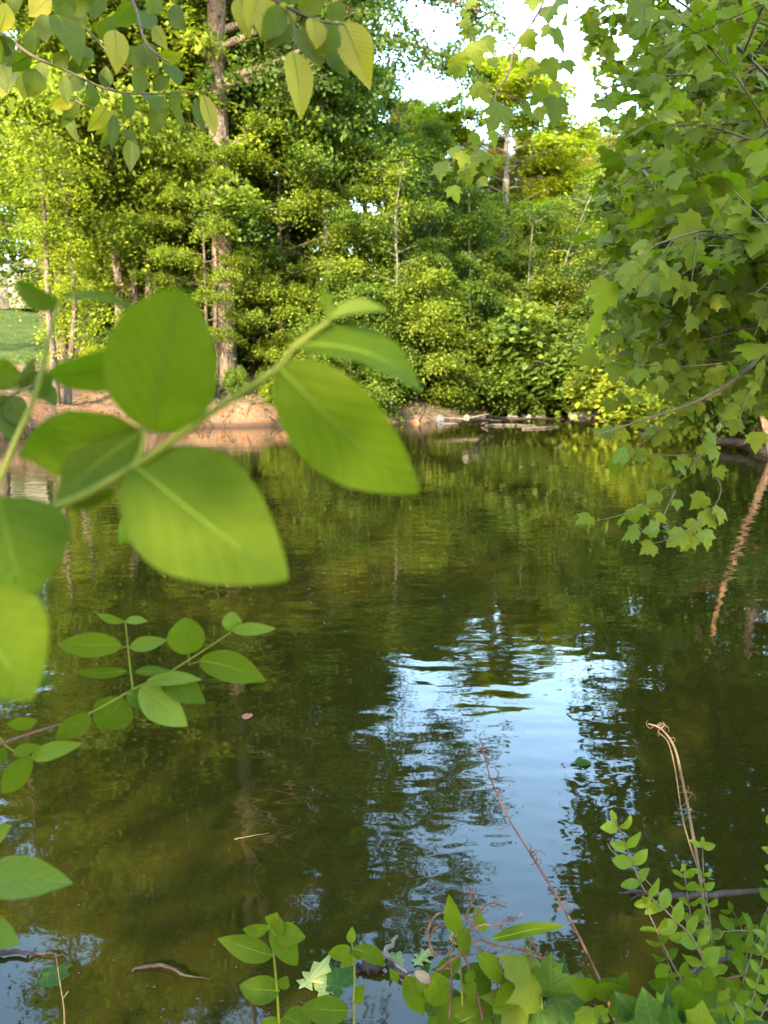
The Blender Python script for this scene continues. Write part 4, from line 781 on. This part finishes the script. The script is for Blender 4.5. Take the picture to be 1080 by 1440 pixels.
# ------------------------------------------------------------------ sycamore sprig hanging into the sky gap
d1 = 3.3
p = Plant('sycamore_branch', P(800, -120, d1), 'thin sycamore twig hanging alone before the white sky gap', 'branch')
p.stem(PL([(800, -120), (775, -30), (757, 18), (725, 65), (715, 105), (698, 130), (690, 175), (668, 215), (650, 245)], d1), [.006, .004, .0015], M_TWIG)
for q in ([(725, 65), (695, 72), (665, 76)], [(757, 18), (775, 45), (790, 70)], [(725, 100), (745, 120), (770, 150)], [(712, 110), (705, 85), (700, 70)], [(700, 130), (730, 140), (760, 150)], [(757, 18), (740, 50), (745, 90)], [(668, 215), (655, 200), (630, 235)], [(670, 70), (660, 40), (655, 5)]): p.stem(PL(q, d1), [.0018, .0008], M_TWIG)
for x, y, s_ in [(750, 3, 26), (772, 20, 27), (745, 57, 27), (768, 44, 20), (788, 55, 32), (801, 93, 24), (748, 97, 32), (776, 97, 33), (782, 155, 38), (757, 135, 28), (784, 123, 20), (744, 155, 26), (670, 75, 34), (646, 92, 30), (688, 62, 27), (662, 48, 22), (678, 128, 34), (698, 163, 40),
                 (695, 88, 18), (655, 35, 17), (640, 102, 18), (695, 195, 22), (668, 198, 22), (672, 222, 30), (685, 232, 26), (620, 240, 28), (658, 246, 27), (640, 272, 24), (680, 256, 17), (650, 225, 22), (660, 5, 20), (656, 20, 18), (760, 160, 20), (722, 85, 18), (640, 215, 18)]:
    an = RNG.uniform(-.8, .8); dr = np.array([math.sin(an), RNG.uniform(-.4, .2), -math.cos(an)]); nn = nrm(np.array([RNG.normal(0, .35), -1, .35 + RNG.normal(0, .3)])); sz = s_ / F * d1 * 1.0
    p.lobed(P(x, y, d1 + RNG.uniform(-.12, .12)) - dr * sz * .45, dr, nn, sz, LM_SYC)

# ------------------------------------------------------------------ the big sycamore on the right bank
def bound(y):
    return np.interp(y, [-4000, -600, 0, 50, 100, 150, 200, 270, 300, 350, 420, 470, 500, 540, 575, 600], [880, 785, 785, 798, 832, 850, 842, 826, 812, 840, 835, 812, 830, 880, 930, 1100])
def proj(v):
    r = v - CAMP; dz = r @ _f; return 540 + F * r[..., 0] / dz, 720 - F * (r @ _u) / dz, dz
def sycamore():
    global RNG; old = RNG; RNG = np.random.default_rng(314)
    b = np.array([6.9, 7.4, gz(6.9, 7.4)]); root = empty('sycamore_tree', tuple(b)); tb = MB(); lb_ = MB()
    T0 = np.array([(6.9, 7.4, b[2] - .3), (6.9, 7.4, b[2] + .5), (6.7, 7.3, 3), (6.5, 7.2, 6), (6.2, 7.3, 10), (6.0, 7.3, 15)]); tube(tb, T0 - b, [.42, .30, .26, .22, .16, .05], 14, 4, .04)
    tg = [P(835, 30, 7.6), P(870, 120, 7), P(845, 300, 6), P(850, 450, 7.4), P(905, 240, 4.6), P(985, 330, 3.2), P(880, 500, 5.6), P(930, 60, 5.4), P(1010, 40, 3.6), P(980, 480, 4.4), P(1060, 200, 3.4), P(870, 240, 8.2), P(900, 380, 6.4), P(960, 150, 6.5),
          P(1000, 260, 5.6), P(1040, 400, 4.4), P(880, -60, 6), P(960, -140, 5), P(1060, 90, 5.2), P(940, 420, 8.5), P(1040, 520, 5.5), P(905, 110, 9), P(1090, 320, 3.0), P(820, -150, 8),
          np.array([2.7, 7, 9.5]), np.array([2.9, 9, 11]), np.array([3.4, 5, 9.5]), np.array([4, 8, 13]), np.array([3.0, 10, 8.5]), np.array([4.6, 4.2, 8]), np.array([5.2, 6, 15]), np.array([3.2, 6.2, 7.6]), np.array([2.6, 7.8, 7.2]), np.array([3.6, 8, 15]), np.array([3.0, 8, 12.5]), np.array([2.6, 6, 6.2]), np.array([5.5, 10, 12]), np.array([4.6, 8.5, 7.5]), np.array([5.6, 9.5, 9.5]), np.array([4.4, 6.4, 6.2]), np.array([5.0, 7.2, 8.6]), np.array([5.8, 8.6, 6.4]), np.array([4.2, 9.2, 10]), np.array([3.4, 8.4, 9]), np.array([3.7, 8.4, 1.9]), np.array([4.3, 9.5, 2.6]), np.array([3.3, 8.6, 3.0]), np.array([4.6, 8.0, 4.0]), np.array([3.0, 7.4, 5.6]), np.array([4.0, 7.0, 11])]
    POS = []; DIR = []; SZ = []; LV = []; far_n = []
    for e in tg:
        zb = min(max(1.6, e[2] * .75 - .2), 13); base = np.array([np.interp(zb, T0[:, 2], T0[:, q]) for q in range(3)]); ln = np.linalg.norm(e - base)
        mid1 = base + (e - base) * .4 + UP * ln * .07 + RNG.normal(0, .15, 3); mid2 = base + (e - base) * .75 + UP * ln * .05 + RNG.normal(0, .12, 3)
        pts = smoothpath([base, mid1, mid2, e], 8); tube(lb_, pts - b, [.055, .03, .012, .004], 6, 1)
        mlen = len(pts)
        for q in range(17):
            k = int(mlen * (.30 + .70 * (q + RNG.random()) / 17)); k = min(k, mlen - 1); a = pts[k]; dr = nrm(pts[min(k + 1, mlen - 1)] - pts[k - 1])
            sd_ = nrm(dr * .8 + RNG.normal(0, .55, 3) * np.array([1, 1, .8])); sl = RNG.uniform(.6, 1.35); e2 = a + sd_ * sl - UP * .12 * sl
            sp = smoothpath([a, (a + e2) / 2 + UP * .05, e2], 5); lv0 = RNG.normal(.45, .18); tws = []
            x_, y_, dz = proj(e2)
            if dz < 1.7 or x_ < bound(y_) + 6: continue
            tube(lb_, sp - b, [.008, .003], 4, 1)
            for r in range(6):
                kk = int(len(sp) * (.2 + .8 * r / 6)); aa = sp[min(kk, len(sp) - 1)]; td = nrm(sd_ * .6 + RNG.normal(0, .6, 3)); te = aa + td * RNG.uniform(.25, .5) - UP * .05
                tube(lb_, [aa - b, te - b], [.003, .001], 3, 1)
                for w_ in range(8):
                    f_ = (w_ + .5) / 8; POS.append(aa + (te - aa) * f_ + RNG.normal(0, .035, 3)); DIR.append(nrm(td * .6 + RNG.normal(0, .5, 3) - UP * .45)); SZ.append(RNG.choice([.055, .078, .10, .13], p=[.3, .35, .22, .13]) * RNG.uniform(.85, 1.15)); LV.append(lv0 + RNG.normal(0, .14))
    POS = np.array(POS); DIR = np.array(DIR); SZ = np.array(SZ); LV = np.clip(LV, 0, 1)
    x_, y_, dz = proj(POS); keep = (dz > 1.7) & (x_ > bound(y_) + RNG.normal(0, 8, len(x_))) & ~((dz > 0) & (y_ > 590)); keep |= dz < -1
    POS, DIR, SZ, LV = POS[keep], DIR[keep], SZ[keep], LV[keep]; n = len(POS)
    NN = nrm(np.array([0, -.35, .8]) + RNG.normal(0, .38, (n, 3))); mb = MB(); scatter(mb, *SYC, POS - b, DIR, NN, SZ, LV)
    tb.build('trunk', BARKP, root, True); lb_.build('branches', M_TWIG, root, True); mb.build('crown', LM_SYC, root)
    tag(root, 'big sycamore filling the right side with lobed green leaves over the pond', 'tree')
    # low spray: a limb of its own whose leaves can be told apart
    class Q: pass
    sub = Plant.__new__(Plant); sub.base = b; sub.root = root; d2 = 4.0
    lm = sub.stem(PL([(1290, 330, 5.2), (1180, 400, 4.6), (1110, 450, 4.3), (1050, 520, d2), (985, 562, d2), (900, 592, d2), (838, 612, d2)], d2), [.03, .012, .003], M_TWIG, 'limb')
    paths = [[(1050, 520), (985, 562), (900, 592), (838, 612)], [(1050, 520), (1010, 600), (1000, 650), (1014, 690), (992, 730), (965, 765)], [(1010, 620), (930, 690), (880, 722), (825, 734)], [(1060, 505), (970, 515), (890, 512), (830, 505)],
             [(1000, 560), (950, 590), (880, 640), (860, 655)], [(985, 640), (930, 640), (880, 635)], [(950, 690), (920, 745), (895, 740)], [(1080, 500), (1040, 590), (1060, 620)], [(990, 730), (950, 755), (915, 765)], [(1020, 560), (960, 540), (905, 552), (850, 570)]]
    cnt = 0
    for pi, pa in enumerate(paths):
        w3 = smoothpath(PL(pa, d2 + RNG.uniform(-.25, .25)), 8); tm = MB(); tube(tm, w3 - b, [.004, .0012], 4, 1); tm.build('twig', M_TWIG, lm, True)
        L_ = np.concatenate([[0], np.cumsum(np.linalg.norm(np.diff(w3, axis=0), axis=1))]); nlf = max(4, int(L_[-1] / .076))
        for q in range(nlf):
            if cnt >= 99: break
            s_ = (q + .6) / nlf * L_[-1]; c_ = np.array([np.interp(s_, L_, w3[:, z]) for z in range(3)]); td = nrm(np.array([np.interp(min(s_ + .1, L_[-1]), L_, w3[:, z]) for z in range(3)]) - c_ + 1e-4)
            an = RNG.uniform(-1, 1); dr = nrm(td * .5 + np.array([RNG.normal(0, .5), RNG.normal(0, .5), -.45])); sub.lobed(c_ + RNG.normal(0, .02, 3), dr, nrm(np.array([RNG.normal(0, .4), -.7, .75 + RNG.normal(0, .3)])), RNG.uniform(.06, .12), LM_SYC if RNG.random() < .7 else LM_YOUNG, parent=lm); cnt += 1
    RNG = old
sycamore()

# ------------------------------------------------------------------ near bank: seedlings, shrub, dead stalks, floating leaves, sticks
def seedling(base_px, stem, leaves, d, lab):
    p = Plant('dogwood_seedling', P(*base_px, d), lab, 'seedling', 'seedlings on the near bank'); p.stem(PL(stem, d), [.003, .0022, .0012])
    for a, mt, k in leaves: p.px(*a, d, mat=mt, **k)
seedling((396, 1500), [(396, 1500), (390, 1400), (385, 1345), (378, 1300), (382, 1288)],
         [((378, 1302, 341, 1308, 17), G, dict(roll=.3, arch=.25)), ((380, 1300, 390, 1283, 22), G, dict(roll=-.3)), ((380, 1305, 418, 1358, 32), G, dict(roll=.3, arch=.15)), ((384, 1312, 430, 1318, 30), G, dict(roll=.2, arch=.15)), ((384, 1342, 306, 1322, 32), LM_DOGD, dict(roll=.2, arch=.12)),
          ((388, 1318, 396, 1290, 22), G, dict(roll=.4)), ((393, 1395, 336, 1384, 36), LM_DOGD, dict(roll=.2, arch=.1)), ((395, 1390, 404, 1372, 18), LM_DOGD, {}), ((398, 1432, 376, 1470, 46), LM_DOGD, dict(roll=.2)), ((398, 1430, 440, 1448, 40), LM_DOGD, dict(roll=-.2))], 1.55, 'taller dogwood seedling, left of the two standing before the floating pale leaves')
seedling((497, 1500), [(497, 1500), (498, 1400), (498, 1350), (493, 1318)],
         [((494, 1326, 495, 1303, 13), YG, {}), ((493, 1332, 461, 1342, 20), G, dict(arch=.25, roll=.2)), ((497, 1332, 541, 1360, 22), G, dict(arch=.28, roll=.3)), ((495, 1335, 520, 1342, 18), G, dict(arch=.15)), ((491, 1420, 420, 1420, 36), LM_DOGD, dict(arch=.15, roll=.2)), ((500, 1410, 512, 1384, 18), G, dict(roll=.3)), ((495, 1340, 482, 1362, 14), G, dict(roll=.5))],
         1.55, 'slimmer dogwood seedling with drooping top leaves, right of the two seedlings')
def shoot(p, pts, d, mat, size=(16, 24), step=15, r=.0016, stem=M_TWIG, start=.05, alt=False):
    w3 = smoothpath(PL(pts, d), 6); p.stem(w3, [r, r * .5], stem, n=1)
    L_ = np.concatenate([[0], np.cumsum(np.linalg.norm(np.diff(w3, axis=0), axis=1))]); st = step / F * d; s_ = L_[-1] * start; k = 0
    while s_ <= L_[-1]:
        c_ = np.array([np.interp(s_, L_, w3[:, z]) for z in range(3)]); td = nrm(np.array([np.interp(min(s_ + .02, L_[-1]), L_, w3[:, z]) for z in range(3)]) - np.array([np.interp(max(s_ - .02, 0), L_, w3[:, z]) for z in range(3)]))
        v = nrm(CAMP - c_); sd_ = nrm(np.cross(td, v)); f_ = s_ / L_[-1]
        for sg in ((1, -1) if not alt else ((1,) if k % 2 else (-1,))):
            if RNG.random() < .15: continue
            dr = nrm(td * RNG.uniform(.3, .8) + sd_ * sg + v * RNG.normal(0, .3)); sz = RNG.uniform(*size) * 1.35 / F * d * (1 - .3 * f_)
            p.blade(c_, c_ + dr * sz, sz * RNG.uniform(.5, .66), mat, roll=RNG.uniform(-1.0, 1.0), shape=RNG.choice(['round', 'dog']), fold=RNG.uniform(.1, .5), arch=RNG.uniform(-.05, .16), lv=RNG.uniform(.2, .6) + .3 * f_)
        s_ += st * 1.3 * RNG.uniform(.75, 1.25); k += 1
    c_ = w3[-1]; td = nrm(w3[-1] - w3[-2]); sz = size[0] / F * d * .8; p.blade(c_, c_ + td * sz, sz * .5, mat, shape='round')
p = Plant('privet_shrub', P(1010, 1480, 1.5), 'bright small leaved privet shrub standing in the bottom right corner', 'shrub')
shoot(p, [(1020, 1480), (985, 1340), (945, 1290), (905, 1250), (885, 1200), (866, 1155)], 1.45, LM_YOUNG, (22, 30), 20, .002)
shoot(p, [(1015, 1460), (1005, 1380), (998, 1290), (990, 1240), (988, 1188)], 1.5, LM_YOUNG, (15, 22), 16)
shoot(p, [(1000, 1420), (990, 1350), (972, 1290), (962, 1225)], 1.5, LM_DOG, (15, 22), 15)
shoot(p, [(1020, 1440), (960, 1380), (915, 1290), (908, 1272)], 1.45, LM_DOG, (18, 24), 17)
shoot(p, [(1030, 1460), (1045, 1380), (1075, 1290), (1095, 1240)], 1.5, LM_DOGD, (18, 26), 17)
shoot(p, [(1030, 1480), (1060, 1400), (1080, 1310)], 1.4, LM_YOUNG, (16, 22), 16)
shoot(p, [(1040, 1480), (1070, 1430), (1090, 1380)], 1.35, LM_DOG, (18, 24), 16)
shoot(p, [(1010, 1470), (960, 1400), (930, 1330)], 1.5, LM_DOGD, (16, 24), 15)
shoot(p, [(1015, 1470), (1040, 1400), (1050, 1330), (1030, 1280)], 1.55, LM_DOGD, (18, 26), 16)
shoot(p, [(1100, 1330), (1060, 1310), (1015, 1310)], 1.5, LM_DOGD, (20, 26), 19)
p.stem(PL([(1120, 1372), (1060, 1370), (1010, 1382), (990, 1420), (1000, 1480)], 1.5), [.0025, .0018], M_RED)
p = Plant('privet_shrub', P(1120, 1200, 1.3), 'single twig with bright leaves entering at the right edge above the privet shrub', 'shrub'); shoot(p, [(1120, 1290), (1100, 1230), (1082, 1160)], 1.4, LM_YOUNG, (18, 24), 16)

# dead stalks
def curls(p, pts, d, n, mat, r, ln=(14, 34)):
    w3 = smoothpath(PL(pts, d), 8)
    for i in range(n):
        k = RNG.integers(1, len(w3) - 1) if i > n // 3 else RNG.integers(len(w3) * 2 // 3, len(w3) - 1); a = w3[k]; L0 = RNG.uniform(*ln) / F * d; th = RNG.uniform(0, 6.28); q = [a]; cur = RNG.uniform(.4, 1.5) * RNG.choice([-1, 1]); 
        for s_ in range(6): th += cur * .6; q.append(q[-1] + np.array([math.cos(th), RNG.normal(0, .35), math.sin(th)]) * L0 / 6)
        p.stem(q, [r, r * .5], mat, 'tendril', n=2, seg=5)
p = Plant('dead_stalk', P(870, 1450, 1.5), 'long red brown dead stalk with curled tendrils slanting across the sky reflection', 'dead stalk')
pts = [(875, 1460), (840, 1372), (800, 1290), (755, 1215), (715, 1150), (690, 1095), (676, 1040)]; p.stem(PL(pts, 1.5), [.0034, .0026, .0018, .0010], M_RED, rough=.22); curls(p, pts[2:], 1.5, 24, M_RED, .0013)
p = Plant('dead_stalk', P(1000, 1300, 1.7), 'pale straw coloured dead stalk with a hooked frayed top, above the privet shrub', 'dead stalk')
pts = [(995, 1330), (985, 1240), (970, 1150), (958, 1090), (948, 1050), (930, 1025), (912, 1018)]; p.stem(PL(pts, 1.7), [.004, .003, .0014], M_DRY, rough=.15); p.stem(PL([(988, 1240), (962, 1160), (950, 1085), (940, 1045), (926, 1030)], 1.7), [.002, .001], M_DRY); curls(p, pts[2:], 1.7, 14, M_DRY, .0008, (12, 26))
p = Plant('dead_stalk', P(905, 1240, 1.6), 'bare forked pale twig pointing left out of the privet shrub', 'dead stalk'); p.stem(PL([(920, 1250), (895, 1225), (870, 1205), (857, 1192), (862, 1180)], 1.6), [.0016, .001], M_DRY); p.stem(PL([(857, 1192), (854, 1186)], 1.6), .0009, M_DRY, n=1)
p.stem(PL([(920, 1250), (960, 1290), (1000, 1330)], 1.55), .0016, M_DRY)
p = Plant('dead_stalk', P(92, 1460, 1.6), 'thin straw stalk standing in the water at the bottom left', 'dead stalk'); p.stem(PL([(92, 1470), (90, 1420), (84, 1380), (78, 1340)], 1.6), [.0022, .0014, .0008], M_DRY, rough=.2); p.stem(PL([(88, 1405), (96, 1394)], 1.6), .001, M_DRY, n=1)
# withered vine with curled brown flower spikes
p = Plant('withered_vine', P(675, 1400, 1.4), 'withered brown vine tangle curling over the green leaves at the bottom', 'vine')
p.stem(PL([(682, 1450), (668, 1385), (655, 1350), (640, 1320)], 1.4), [.003, .002], M_RED)
for q in ([(655, 1345), (648, 1310), (630, 1285), (612, 1288), (602, 1310), (608, 1335), (620, 1345)], [(612, 1345), (604, 1328), (612, 1305), (634, 1302), (650, 1318)], [(650, 1330), (665, 1300), (670, 1285), (690, 1270), (712, 1276)], [(660, 1320), (690, 1345), (720, 1350), (750, 1345)],
          [(655, 1310), (680, 1300), (700, 1300), (735, 1285)], [(670, 1320), (700, 1330), (730, 1335), (745, 1338)], [(650, 1300), (662, 1270), (660, 1248)], [(632, 1430), (635, 1380), (634, 1340), (642, 1305)], [(690, 1350), (715, 1370), (745, 1385)], [(600, 1380), (620, 1362), (645, 1345), (700, 1340)], [(745, 1320), (760, 1345), (768, 1355)]):
    p.stem(PL(q, 1.4), [.0021, .0012], M_DRY if RNG.random() < .55 else M_RED, 'tendril', rough=.45, n=8)
    curls(p, q, 1.4, 18, M_DRY if RNG.random() < .6 else M_RED, .0009, (6, 20))
p.stem(PL([(588, 1370), (596, 1378)], 1.38), [.0015, .001], M_DRY, 'dead_bud')
p.px(583, 1366, 606, 1382, 14, 1.37, mat=plainmat('withered_leaf', [(.3, (.06, .042, .028)), (.7, (.10, .075, .05))], 60, .8, .2, .001), arch=.2)
# undergrowth leaves along the bottom edge
p = Plant('pokeweed_plant', P(650, 1500, 1.4), 'leafy green plant with long pointed leaves under the withered vine at bottom centre', 'plant')
p.stem(PL([(650, 1500), (650, 1400), (645, 1330)], 1.42), [.003, .002]); p.stem(PL([(705, 1500), (704, 1440), (695, 1340)], 1.42), [.002, .001])
for a, mt, rl in [((644, 1312, 630, 1258, 24), G, .2), ((648, 1300, 655, 1345, 20), G, .4), ((690, 1318, 796, 1306, 18), G, .5), ((672, 1340, 705, 1385, 26), G, .4), ((572, 1372, 594, 1428, 34), G, .2), ((606, 1368, 622, 1416, 38), G, .3), ((640, 1425, 726, 1452, 62), G, .2), ((600, 1470, 700, 1412, 60), LM_DOGD, .2), ((645, 1345, 612, 1372, 24), LM_DOGD, .3),
                  ((680, 1310, 668, 1275, 18), YG, .4), ((650, 1360, 690, 1400, 40), LM_DOGD, .1), ((560, 1380, 548, 1362, 12), LM_DOGD, 0), ((700, 1400, 760, 1420, 34), LM_DOGD, .3), ((715, 1380, 700, 1430, 30), G, .5)]: p.px(*a, 1.4 + RNG.uniform(-.04, .04), mat=mt, roll=rl, arch=.08)
for i in range(46):
    x_ = RNG.uniform(585, 800); y_ = RNG.uniform(1365, 1445); an = RNG.uniform(0, 6.28); l_ = RNG.uniform(16, 38); dd = RNG.uniform(1.38, 1.5)
    p.px(x_, y_, x_ + math.cos(an) * l_, y_ + math.sin(an) * l_ * .8, l_ * RNG.uniform(.4, .65), dd, mat=[G, LM_DOGD, LM_GROUND][int(RNG.integers(0, 3))], roll=RNG.uniform(-.9, .9), arch=RNG.uniform(0, .15))
for i in range(12):
    x_ = RNG.uniform(590, 800); p.stem(PL([(x_, 1500), (x_ + RNG.normal(0, 12), 1440), (x_ + RNG.normal(0, 25), RNG.uniform(1340, 1390))], 1.45), [.0016, .0007], M_STEM if i % 2 else M_TWIG)
p = Plant('maple_seedling', P(760, 1500, 1.35), 'seedling with broad lobed dark leaves at the bottom, crossed by the red stalk', 'seedling')
p.stem(PL([(775, 1500), (765, 1440), (760, 1390)], 1.38), [.0025, .0015])
cv = nrm(CAMP - P(760, 1390, 1.35))
def lob(p, x, y, tx, ty, w, d, mat=LM_GROUND, til=.35): 
    B = P(x, y, d); T = P(tx, ty, d); p.lobed(B, T - B, nrm(nrm(CAMP - B) + UP * til + RNG.normal(0, .28, 3)), np.linalg.norm(T - B) * RNG.uniform(.75, 1.0), mat if RNG.random() < .8 else LM_SYC)
for a in [(762, 1398, 700, 1330, 90), (770, 1400, 850, 1378, 80), (765, 1410, 700, 1470, 60), (775, 1400, 775, 1335, 60), (740, 1420, 680, 1400, 50), (780, 1420, 810, 1480, 50)]: lob(p, *a, 1.36 + RNG.uniform(-.03, .03))
p.lobed(P(833, 1418, 1.3), (0.05, -.1, -1), (0, -1, .3), .06, LM_YOUNG)
p = Plant('maple_seedling', P(950, 1520, 1.1), 'largest blurred lobed leaves along the bottom right edge below the privet', 'seedling')
p.stem(PL([(960, 1540), (955, 1480), (950, 1440)], 1.1), [.003, .002])
for a in [(940, 1480, 862, 1398, 100), (985, 1490, 985, 1392, 110), (1030, 1500, 1085, 1432, 100), (925, 1470, 905, 1388, 80), (890, 1500, 838, 1440, 80), (1030, 1500, 1018, 1430, 60), (960, 1500, 935, 1418, 60), (850, 1490, 800, 1440, 0), (1060, 1490, 1050, 1440, 0), (1000, 1470, 960, 1425, 0)]: lob(p, *a, 1.12 + RNG.uniform(-.04, .04), til=.1)
for i in range(26):
    x_ = RNG.uniform(830, 1080); y_ = RNG.uniform(1385, 1450); an = RNG.uniform(3.3, 6.1); l_ = RNG.uniform(22, 48)
    p.px(x_, y_, x_ + math.cos(an) * l_, y_ + math.sin(an) * l_ * .8, l_ * RNG.uniform(.4, .65), RNG.uniform(1.2, 1.35), mat=[G, LM_DOGD, YG][int(RNG.integers(0, 3))], roll=RNG.uniform(-.8, .8), arch=RNG.uniform(0, .15))
p.px(965, 1440, 955, 1385, 44, 1.15, mat=LM_DOG, shape='round')

# floating leaves and sticks
def fleaf(px, py, s_, ang, mat, kind, lab, name='floating_leaf', z=.004):
    o = bpy.data.objects.new(name, lobed_mesh(kind, int(RNG.integers(0, 7)), mat)); COL.objects.link(o); c = WG(px, py, z)
    o.matrix_world = frame_matrix(c, (math.cos(ang), math.sin(ang), .02), (.03, -.05, 1), s_); tag(o, lab, 'leaf', 'leaves floating on the pond')
for a in [(420, 1392, .13, .9, LM_PALE, 'oak', 'pale deeply cut lobed leaf floating between the two seedlings'), (448, 1395, .10, .4, LM_PALE, 'syc', 'pale toothed leaf floating just right of the deeply cut one'), (468, 1395, .13, .9, LM_GROUND, 'syc', 'teal green leaf floating left of the slim seedling stem'),
          (545, 1348, .08, .2, LM_PALE, 'syc', 'small pale yellow leaf on the water beside the forked driftwood'), (582, 1358, .09, .9, LM_PALE, 'oak', 'pale green leaf on the water right of the forked driftwood'), (60, 1372, .10, .3, LM_GROUND, 'syc', 'dull green leaf sunk beside the thin straw stalk'),
          (832, 1074, .10, 3.0, LM_GROUND, 'ovt', 'dull green leaf afloat far out on the dark tree reflection'), (345, 1012, .09, 1.5, plainmat('rust_leaf', [(.3, (.10, .035, .015)), (.7, (.18, .075, .03))], 40, .7, .1, .001), 'ovt', 'rust coloured leaf afloat in the middle of the olive water'),
          (362, 1405, .05, .4, M_DRY, 'ovt', 'small straw coloured leaf afloat behind the taller seedling'), (648, 1330, .06, 2, LM_PALE, 'ovt', 'little pale leaf afloat near the withered vine')]: fleaf(*a)
log([WG(185, 1363, .004), WG(225, 1357, .012), WG(262, 1372, .01), WG(300, 1376, .0)], [.003, .006, .004, .002], M_DEAD, 'floating_stick', 'crooked dark stick floating left of the two seedlings', 'stick', 3, 3)
log([WG(-60, 1342, .005), WG(0, 1338, .012), WG(60, 1340, .01), WG(100, 1345, .0)], [.007, .008, .005, .002], M_DEAD, 'floating_stick', 'thick dark stick floating at the left edge below the low leaves', 'stick', 2, 4)
log([WG(560, 1315, .03), WG(545, 1340, .02), WG(566, 1362, .012), WG(600, 1385, .0)], [.004, .008, .006], M_DRIFT, 'floating_stick', 'grey forked driftwood between the slim seedling and the withered vine', 'stick', 3, 5)
log([WG(500, 1366, .005), WG(540, 1362, .014), WG(590, 1372, .01)], [.012, .016, .006], M_DEAD, 'floating_stick', 'dark bark strip lying level under the forked driftwood', 'stick', 2, 6)
log([WG(870, 1255, .0), WG(930, 1256, .02), WG(1000, 1258, .04), WG(1100, 1250, .07)], [.004, .007, .010, .011], M_DEAD, 'sunken_branch', 'dark branch lying in the water behind the privet shrub', 'branch', 3, 7)
log([WG(945, 1400, .02), WG(965, 1375, .04), WG(1000, 1350, .07), WG(1060, 1330, .1)], [.007, .012, .014, .012], M_DEAD, 'sunken_branch', 'dark wet root sloping into the water beneath the privet shrub', 'branch', 4, 8)
log([WG(958, 1395, .05), WG(972, 1372, .09), WG(985, 1352, .12)], [.003, .002], M_DRIFT, 'floating_stick', 'thin pale splinter leaning on the dark wet root', 'stick', 0, 9)
log([WG(330, 1180, .0), WG(350, 1176, .006), WG(380, 1171, .0)], [.002, .0015], M_DRY, 'floating_stick', 'tiny straw stick afloat in the lower left of the pond', 'stick', 0, 10)
# fine debris: bits of bark, seeds and leaf scraps collected along the near edge
mb = MB(); n = 1100; x_ = RNG.uniform(-1.4, 1.5, n); y_ = 1.55 + RNG.exponential(.16, n); D = np.abs(np.sin(x_ * 5) + np.sin(x_ * 11 + 1)) ; k = (RNG.random(n) < .25 + .4 * D); x_ = x_[k]; y_ = y_[k]; n = len(x_)
scatter(mb, *T_RH, np.stack([x_, y_, np.full(n, .003)], -1), RNG.normal(0, 1, (n, 3)) * np.array([1, 1, .1]), np.array([0, 0, 1.]) + RNG.normal(0, .1, (n, 3)), RNG.uniform(.004, .016, n))
n = 900; x_ = RNG.uniform(-2.5, 3.5, n); y_ = RNG.uniform(1.7, 7, n); scatter(mb, *T_RH, np.stack([x_, y_, np.full(n, .003)], -1), RNG.normal(0, 1, (n, 3)) * np.array([1, 1, .05]), np.array([0, 0, 1.]) + RNG.normal(0, .05, (n, 3)), RNG.uniform(.002, .006, n))
n = 260; x_ = RNG.uniform(1.5, 11, n); y_ = RNG.uniform(27, 33, n); scatter(mb, *T_RH, np.stack([x_, y_, np.full(n, .01)], -1), RNG.normal(0, 1, (n, 3)) * np.array([1, .3, .05]), np.array([0, 0, 1.]) + RNG.normal(0, .1, (n, 3)), RNG.uniform(.04, .16, n))
tag(mb.build('floating_debris', M_DEAD), kind='stuff')
# low leaves on the near bank itself
mb = MB(); n = 2600; x_ = RNG.uniform(-2.2, 3.0, n); y_ = RNG.uniform(.6, 1.75, n); D = sdist(x_, y_); k = D > .02; x_ = x_[k]; y_ = y_[k]; z_ = height(x_, y_); n = len(x_)
scatter(mb, *OVT, np.stack([x_, y_, z_ + RNG.uniform(0, .08, n)], -1), RNG.normal(0, 1, (n, 3)) * np.array([1, 1, .3]), np.array([0, 0, 1.]) + RNG.normal(0, .35, (n, 3)), RNG.uniform(.02, .05, n))
tag(mb.build('ground_cover', LM_DARK), kind='stuff')
